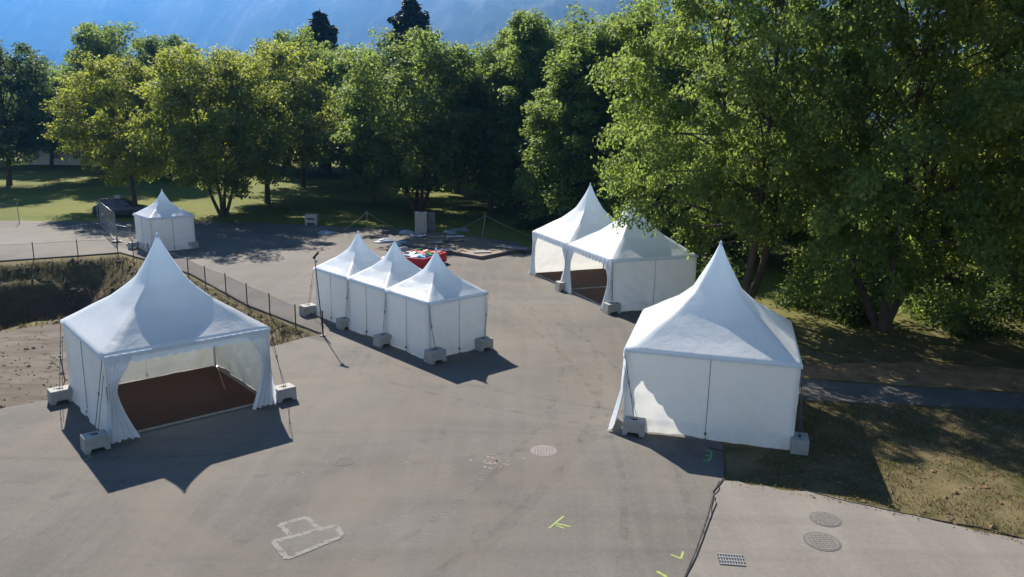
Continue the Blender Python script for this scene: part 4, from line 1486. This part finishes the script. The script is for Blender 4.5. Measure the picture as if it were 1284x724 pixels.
GL = 'park trees beyond the lot'
TL = [
 ('broad_1', 'leaf_dark', (8, 257), 76, 128, 0.3, 'dark green tree at the far left edge'),
 ('broad_2', 'leaf_yellow', (166, 275), 92, 118, 1.0, 'small yellow-green round tree right behind the lone small tent'),
 ('broad_3', 'leaf_mid', (140, 243), 52, 120, 2.1, 'taller mid-green tree behind the small yellow-green one'),
 ('spire_1', 'leaf_blue', (207, 243), 55, 90, 2.6, 'thin-topped tree with bare twigs between the two yellow-green trees'),
 ('multi_1', 'leaf_yellow', (277, 284), 66, 150, .4, 'broad yellow-green tree forking low, to the right of the lone small tent'),
 ('broad_2', 'leaf_yellow', (332, 266), 66, 140, 3.4, 'yellow-green round tree right of the low-forking one'),
 ('broad_1', 'leaf_mid', (376, 246), 52, 110, 4.0, 'mid-green tree behind, below the left conifer'),
 ('broad_3', 'leaf_mid', (440, 247), 72, 110, .9, 'mid-green tree standing well back between the conifers'),
 ('broad_3', 'leaf_mid', (465, 262), 106, 90, 5.2, 'small mid-green tree left of the multi-stemmed one'),
 ('multi_2', 'leaf_mid', (522, 272), 52, 178, 2.0, 'large mid-green multi-stemmed tree behind the pale cabinet'),
 ('broad_1', 'leaf_mid', (612, 265), 62, 130, 1.3, 'mid-green tree with a dark straight trunk right of the multi-stemmed one'),
 ('spire_1', 'leaf_mid', (644, 262), 18, 110, .2, 'pointed leafy tree left of the tall pointed pair'),
 ('spire_2', 'leaf_mid', (724, 288), 0, 150, 1.7, 'tall multi-stemmed pointed tree behind the left peak of the joined tents'),
 ('spire_1', 'leaf_mid', (686, 270), 6, 130, 4.6, 'tall light-green pointed tree between the pointed leafy one and the multi-stemmed one'),
 ('spire_2', 'leaf_mid', (762, 280), -14, 150, 4.2, 'tall pointed tree just right of the joined tents’ left peak'),
 ('spire_1', 'leaf_mid', (800, 256), 0, 150, 3.2, 'tall tree deep between the pointed trees and the big right trees'),
 ('broad_2', 'leaf_mid', (570, 247), 78, 120, 2.2, 'rounded tree in the back row right of the multi-stemmed one'),
 ('broad_1', 'leaf_mid', (668, 246), 66, 110, 5.2, 'rounded tree in the back row below the pointed tops'),
]
for i, (key, mat, base, top, wd, rz, lab) in enumerate(TL):
    nm = 'pointed_tree' if key.startswith('spire') else 'broadleaf_tree'
    tree_px(nm, lab.replace('’', "'"), key, mat, base, top, wd, rz, GL)
GR = 'large trees on the right side'
TR = [
 ('big_4', 'leaf_mid', (11.5, 37.6), 22.0, 6.4, .5, 'big tree overhanging the joined open tents'),
 ('big_2', 'leaf_mid', (17.6, 35.5), 23.5, 7.0, 2.4, 'big dense tree right behind the peak of the closed tent'),
 ('big_3', 'leaf_yellow', (24.2, 33.0), 23.5, 7.2, 4.2, 'very large yellowish-green tree filling the upper right'),
 ('big_2', 'leaf_yellow', (32.5, 31.0), 22.0, 7.6, .9, 'very large tree at the right edge'),
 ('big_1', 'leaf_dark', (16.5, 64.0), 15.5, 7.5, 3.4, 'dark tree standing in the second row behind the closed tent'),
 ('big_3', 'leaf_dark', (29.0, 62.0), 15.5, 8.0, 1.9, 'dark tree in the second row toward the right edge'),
 ('big_2', 'leaf_mid', (41.0, 56.0), 17.0, 8.0, 5.0, 'mid-green tree in the second row beyond the right edge tree'),
 ('spire_2', 'leaf_mid', (9.0, 64.0), 19.5, 5.5, 5.0, 'tall pointed tree rising behind the tree over the joined tents'),
]
for (key, mat, (x, y), H, rad, rz, lab) in TR:
    tree('large_tree' if key[0] == 'b' else 'pointed_tree', lab, key, mat, x, y, H, rad, rz, GR)

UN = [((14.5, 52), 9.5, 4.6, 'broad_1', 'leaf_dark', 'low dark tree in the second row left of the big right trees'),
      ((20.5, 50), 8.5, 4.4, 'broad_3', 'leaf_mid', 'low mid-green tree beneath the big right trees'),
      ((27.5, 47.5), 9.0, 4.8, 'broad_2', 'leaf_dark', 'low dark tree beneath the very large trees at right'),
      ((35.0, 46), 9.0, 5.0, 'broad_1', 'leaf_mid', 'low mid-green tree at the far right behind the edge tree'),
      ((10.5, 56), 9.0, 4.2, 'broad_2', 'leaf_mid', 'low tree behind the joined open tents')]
for (x, y), H, rad, key, mat, lab in UN:
    tree('small_tree', lab, key, mat, x, y, H, rad, x, 'low trees under the big right trees')
# back row of trees closing the view behind the park
rnd = random.Random(77)
GB = 'far row of trees at the back of the park'
back = []
for i in range(17):
    px_ = -30 + i * 52 + rnd.uniform(-10, 10)
    y = rnd.uniform(104, 128)
    x = (px_ - 642) / FPX * y
    back.append((x, y))
for i, (x, y) in enumerate(back):
    tree('distant_tree', 'tree in the far row at the back of the park', rnd.choice(['broad_1', 'broad_2', 'broad_3']), rnd.choice(['leaf_dark', 'leaf_blue']),
         x, y, rnd.uniform(11, 15), rnd.uniform(5.5, 7), rnd.uniform(0, 6), GB)

def conifer_proto(H, Rb, seed):
    rs = np.random.RandomState(seed)
    P, O = [], []
    mb = MB().tube([(0, 0, -.2), (0, 0, H * .5), (0, 0, H)], [H * .02, H * .012, .02], 8)
    z = H * .12
    while z < H * .985:
        t = (z - H * .12) / (H * .88)
        L = Rb * (1 - t) ** .72 * rs.uniform(.65, 1.15) + .10
        nb = int(12 + 8 * (1 - t))
        for k in range(nb):
            a = rs.uniform(0, 6.28); l = L * rs.uniform(.6, 1.12)
            dv = np.array([math.cos(a), math.sin(a), 0])
            m_ = int(30 + 60 * l)
            s = rs.uniform(0, 1, m_)
            w = rs.normal(size=m_) * .16 * l * (1 - s * .6)
            pts = dv * (s * l)[:, None] + np.array([-dv[1], dv[0], 0]) * w[:, None]
            pts[:, 2] += z - .30 * l * s ** 1.2 + .18 * l * s ** 3 + rs.normal(size=m_) * .16 - .05
            P.append(pts); O.append(np.tile(dv, (m_, 1)))
            mb.tube([(0, 0, z), tuple(dv * l * .9 + np.array([0, 0, z - .22 * l]))], [.04, .01], 4, False)
        z += H * .017
    P = np.concatenate(P); O = np.concatenate(O)
    tint = np.clip(rs.normal(.5, .25, len(P)), 0, 1)
    me = leaf_mesh('crown', P, O, .24, tint, rs)
    me.materials.append(M['needle'])
    m2 = bpy.data.meshes.new('trunk'); m2.from_pydata(mb.v, [], mb.f); m2.update(); m2.materials.append(M['bark'])
    return me, m2
cme, ctr = conifer_proto(20, 3.2, 5)
for px_, py_, yy, rad, lab, rz in ((407, 20, 112, 1.0, 'dark conifer rising above the trees at left of centre', 0), (515, -2, 118, 1.2, 'taller dark conifer rising above the multi-stemmed tree', 2)):
    x = (px_ - 642) / FPX * yy
    t = thing('conifer_tree', lab, 'tree', (x, yy, gz(x, yy)), rz, 'dark conifers')
    H = height_at(px_, py_, x, yy) - gz(x, yy)
    for nm, me in (('trunk', ctr), ('crown', cme)):
        o = link(bpy.data.objects.new(nm, me), t); o.scale = (rad * 2.5, rad * 2.5, H / 20)

# shrubs and low growth under the right trees
def shrub(label, x, y, r, h, mat, seed):
    rs = np.random.RandomState(seed)
    nc = 26
    d = rs.normal(size=(nc, 3)); d[:, 2] = abs(d[:, 2]); d /= np.linalg.norm(d, axis=1, keepdims=True)
    C = d * np.array([r, r, h]) * rs.uniform(.4, .9, (nc, 1))
    ci = np.repeat(np.arange(nc), 110)
    off = rs.normal(size=(len(ci), 3)) * r * .20
    P = C[ci] + off; P[:, 2] = np.maximum(P[:, 2], .03)
    me = leaf_mesh('foliage', P, d[ci], .15, np.clip(rs.normal(.5, .25, len(P)), 0, 1), rs)
    me.materials.append(M[mat])
    t = thing('shrub', label, 'shrub', (x, y, gz(x, y)), 0, 'shrubs under the right trees')
    link(bpy.data.objects.new('foliage', me), t)
    mb = MB()
    for q in range(7):
        mb.tube([(0, 0, -.05), tuple(C[q] * .5 + np.array([0, 0, .1])), tuple(C[q])], [.03, .02, .008], 5)
    mb.build('stem', M['bark'], t)
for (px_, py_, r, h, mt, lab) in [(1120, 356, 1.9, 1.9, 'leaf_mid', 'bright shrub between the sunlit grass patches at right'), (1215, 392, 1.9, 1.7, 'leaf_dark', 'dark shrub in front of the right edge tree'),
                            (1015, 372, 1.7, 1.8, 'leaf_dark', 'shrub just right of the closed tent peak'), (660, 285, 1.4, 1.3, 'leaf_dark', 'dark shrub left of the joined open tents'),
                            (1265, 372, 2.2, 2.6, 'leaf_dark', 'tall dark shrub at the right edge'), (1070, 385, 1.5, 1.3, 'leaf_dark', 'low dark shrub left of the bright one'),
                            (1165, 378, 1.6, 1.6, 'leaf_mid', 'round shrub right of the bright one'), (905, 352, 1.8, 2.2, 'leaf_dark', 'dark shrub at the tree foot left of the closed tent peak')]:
    x, y = G(px_, py_)
    shrub(lab, x, y, r, h, mt, int(px_))

# ------------------------------------------------------------------ grass tufts, fallen leaves
def blades(name, label, pts, zs, hmin, hmax, wid, mat, seed):
    rs = np.random.RandomState(seed)
    n = len(pts)
    base = np.column_stack([pts, zs])
    a = rs.uniform(0, 6.28, n); h = rs.uniform(hmin, hmax, n)
    lean = rs.normal(size=(n, 2)) * (h * .45)[:, None]
    dx = np.column_stack([np.cos(a), np.sin(a), np.zeros(n)]) * (wid * rs.uniform(.6, 1.4, n))[:, None]
    top = base + np.column_stack([lean, h])
    V = np.stack([base - dx, base + dx, top], 1).reshape(-1, 3)
    me = bpy.data.meshes.new(name)
    me.vertices.add(3 * n); me.vertices.foreach_set('co', V.astype(np.float32).ravel())
    me.loops.add(3 * n); me.loops.foreach_set('vertex_index', np.arange(3 * n, dtype=np.int32))
    me.polygons.add(n); me.polygons.foreach_set('loop_start', np.arange(0, 3 * n, 3, dtype=np.int32))
    me.update(calc_edges=True)
    at = me.attributes.new('tint', 'FLOAT', 'POINT'); at.data.foreach_set('value', np.repeat(rs.rand(n), 3).astype(np.float32))
    me.materials.append(mat)
    o = link(bpy.data.objects.new(name, me))
    return tag(o, label, None, None, 'stuff')
M['dry_grass'] = leaf_mat('dry_grass_blades', (.066, .068, .024), (.19, .155, .078), (.15, .13, .05), .25)
M['fresh_grass'] = leaf_mat('grass_blades', (.06, .095, .018), (.15, .17, .045), (.16, .20, .04), .3)
rs = np.random.RandomState(4)
def sample_poly(poly, n, noise_s=None, thr=0):
    P = np.array(poly); lo, hi = P.min(0), P.max(0)
    q = rs.uniform(lo, hi, (n, 2))
    q = q[poly_sd(q[:, 0], q[:, 1], poly) > 0]
    if noise_s:
        k = np.array([noise.noise(Vector((a * noise_s, b * noise_s, 2))) for a, b in q])
        q = q[k + rs.normal(size=len(q)) * .15 > thr]
    return q
gr_poly = [G(921, 598), G(1040, 612), G(1160, 634), G(1290, 658), (24, 14), (24, 25), G(1284, 488), G(1010, 486), (8.9, 27), (8.6, 22.4)]
q = sample_poly(gr_poly, 60000, .7, -.12)
blades('dry_grass', 'short dry grass on the shaded patch right of the closed tent', q, np.full(len(q), -.03), .03, .13, .010, M['dry_grass'], 1)
bp = [p for p in BASIN]
q = sample_poly([p for p in bp if p[0] > -50], 60000, .5, -.15)
q = q[q[:, 0] > -45]
# height lookup on the ground grid (bilinear)
def zlook(q):
    ix = np.clip(np.searchsorted(gx, q[:, 0]) - 1, 0, len(gx) - 2); iy = np.clip(np.searchsorted(gy, q[:, 1]) - 1, 0, len(gy) - 2)
    fx = (q[:, 0] - gx[ix]) / (gx[ix + 1] - gx[ix]); fy = (q[:, 1] - gy[iy]) / (gy[iy + 1] - gy[iy])
    return (ZZ[iy, ix] * (1 - fx) * (1 - fy) + ZZ[iy, ix + 1] * fx * (1 - fy) + ZZ[iy + 1, ix] * (1 - fx) * fy + ZZ[iy + 1, ix + 1] * fx * fy)
blades('bank_grass', 'rough dry grass on the banks of the basin', q, zlook(q) - .01, .10, .38, .022, M['dry_grass'], 2)

# stones and clods on the dirt and the banks
def rubble(name, label, q, z, smin, smax, mat, seed):
    r6 = random.Random(seed); vs = []; fs = []
    for (x, y), zz in zip(q, z):
        sz = r6.uniform(smin, smax) * (2.2 if r6.random() < .05 else 1)
        b = len(vs)
        for dx, dy, dz in ((1, 0, .1), (.3, .9, 0), (-.8, .5, .1), (-.7, -.6, 0), (.4, -.9, .1), (.1, .1, .7)):
            vs.append((x + sz * dx * r6.uniform(.6, 1.2), y + sz * dy * r6.uniform(.6, 1.2), zz + sz * dz * r6.uniform(.6, 1.2)))
        fs += [(b + k, b + (k + 1) % 5, b + 5) for k in range(5)]
    o = mesh_obj(name, vs, fs, mat)
    tag(o, label, None, None, 'stuff')
dq = sample_poly([p for p in dirt_poly if p[0] > -59], 9000)
dq = dq[(dq[:, 0] > -40)]
rubble('gravel', 'loose gravel and clods on the bare dirt at left', dq, np.full(len(dq), -.004), .015, .06, M['dirt'], 1)
bq = sample_poly(BASIN, 16000); bq = bq[bq[:, 0] > -45]
M['clod'] = simple('earth_clods', (.10, .078, .055), .95, .5, 2)
rubble('clods', 'earth clods and stones on the banks of the basin', bq, zlook(bq), .05, .17, M['clod'], 2)
lq = sample_poly(gr_poly, 2600)
M['dead_leaf'] = simple('dead_leaves', (.20, .12, .06), .9, .5, 2)
rubble('fallen_leaves', 'brown fallen leaves scattered over the dry grass at right', lq, np.full(len(lq), -.01), .02, .05, M['dead_leaf'], 3)
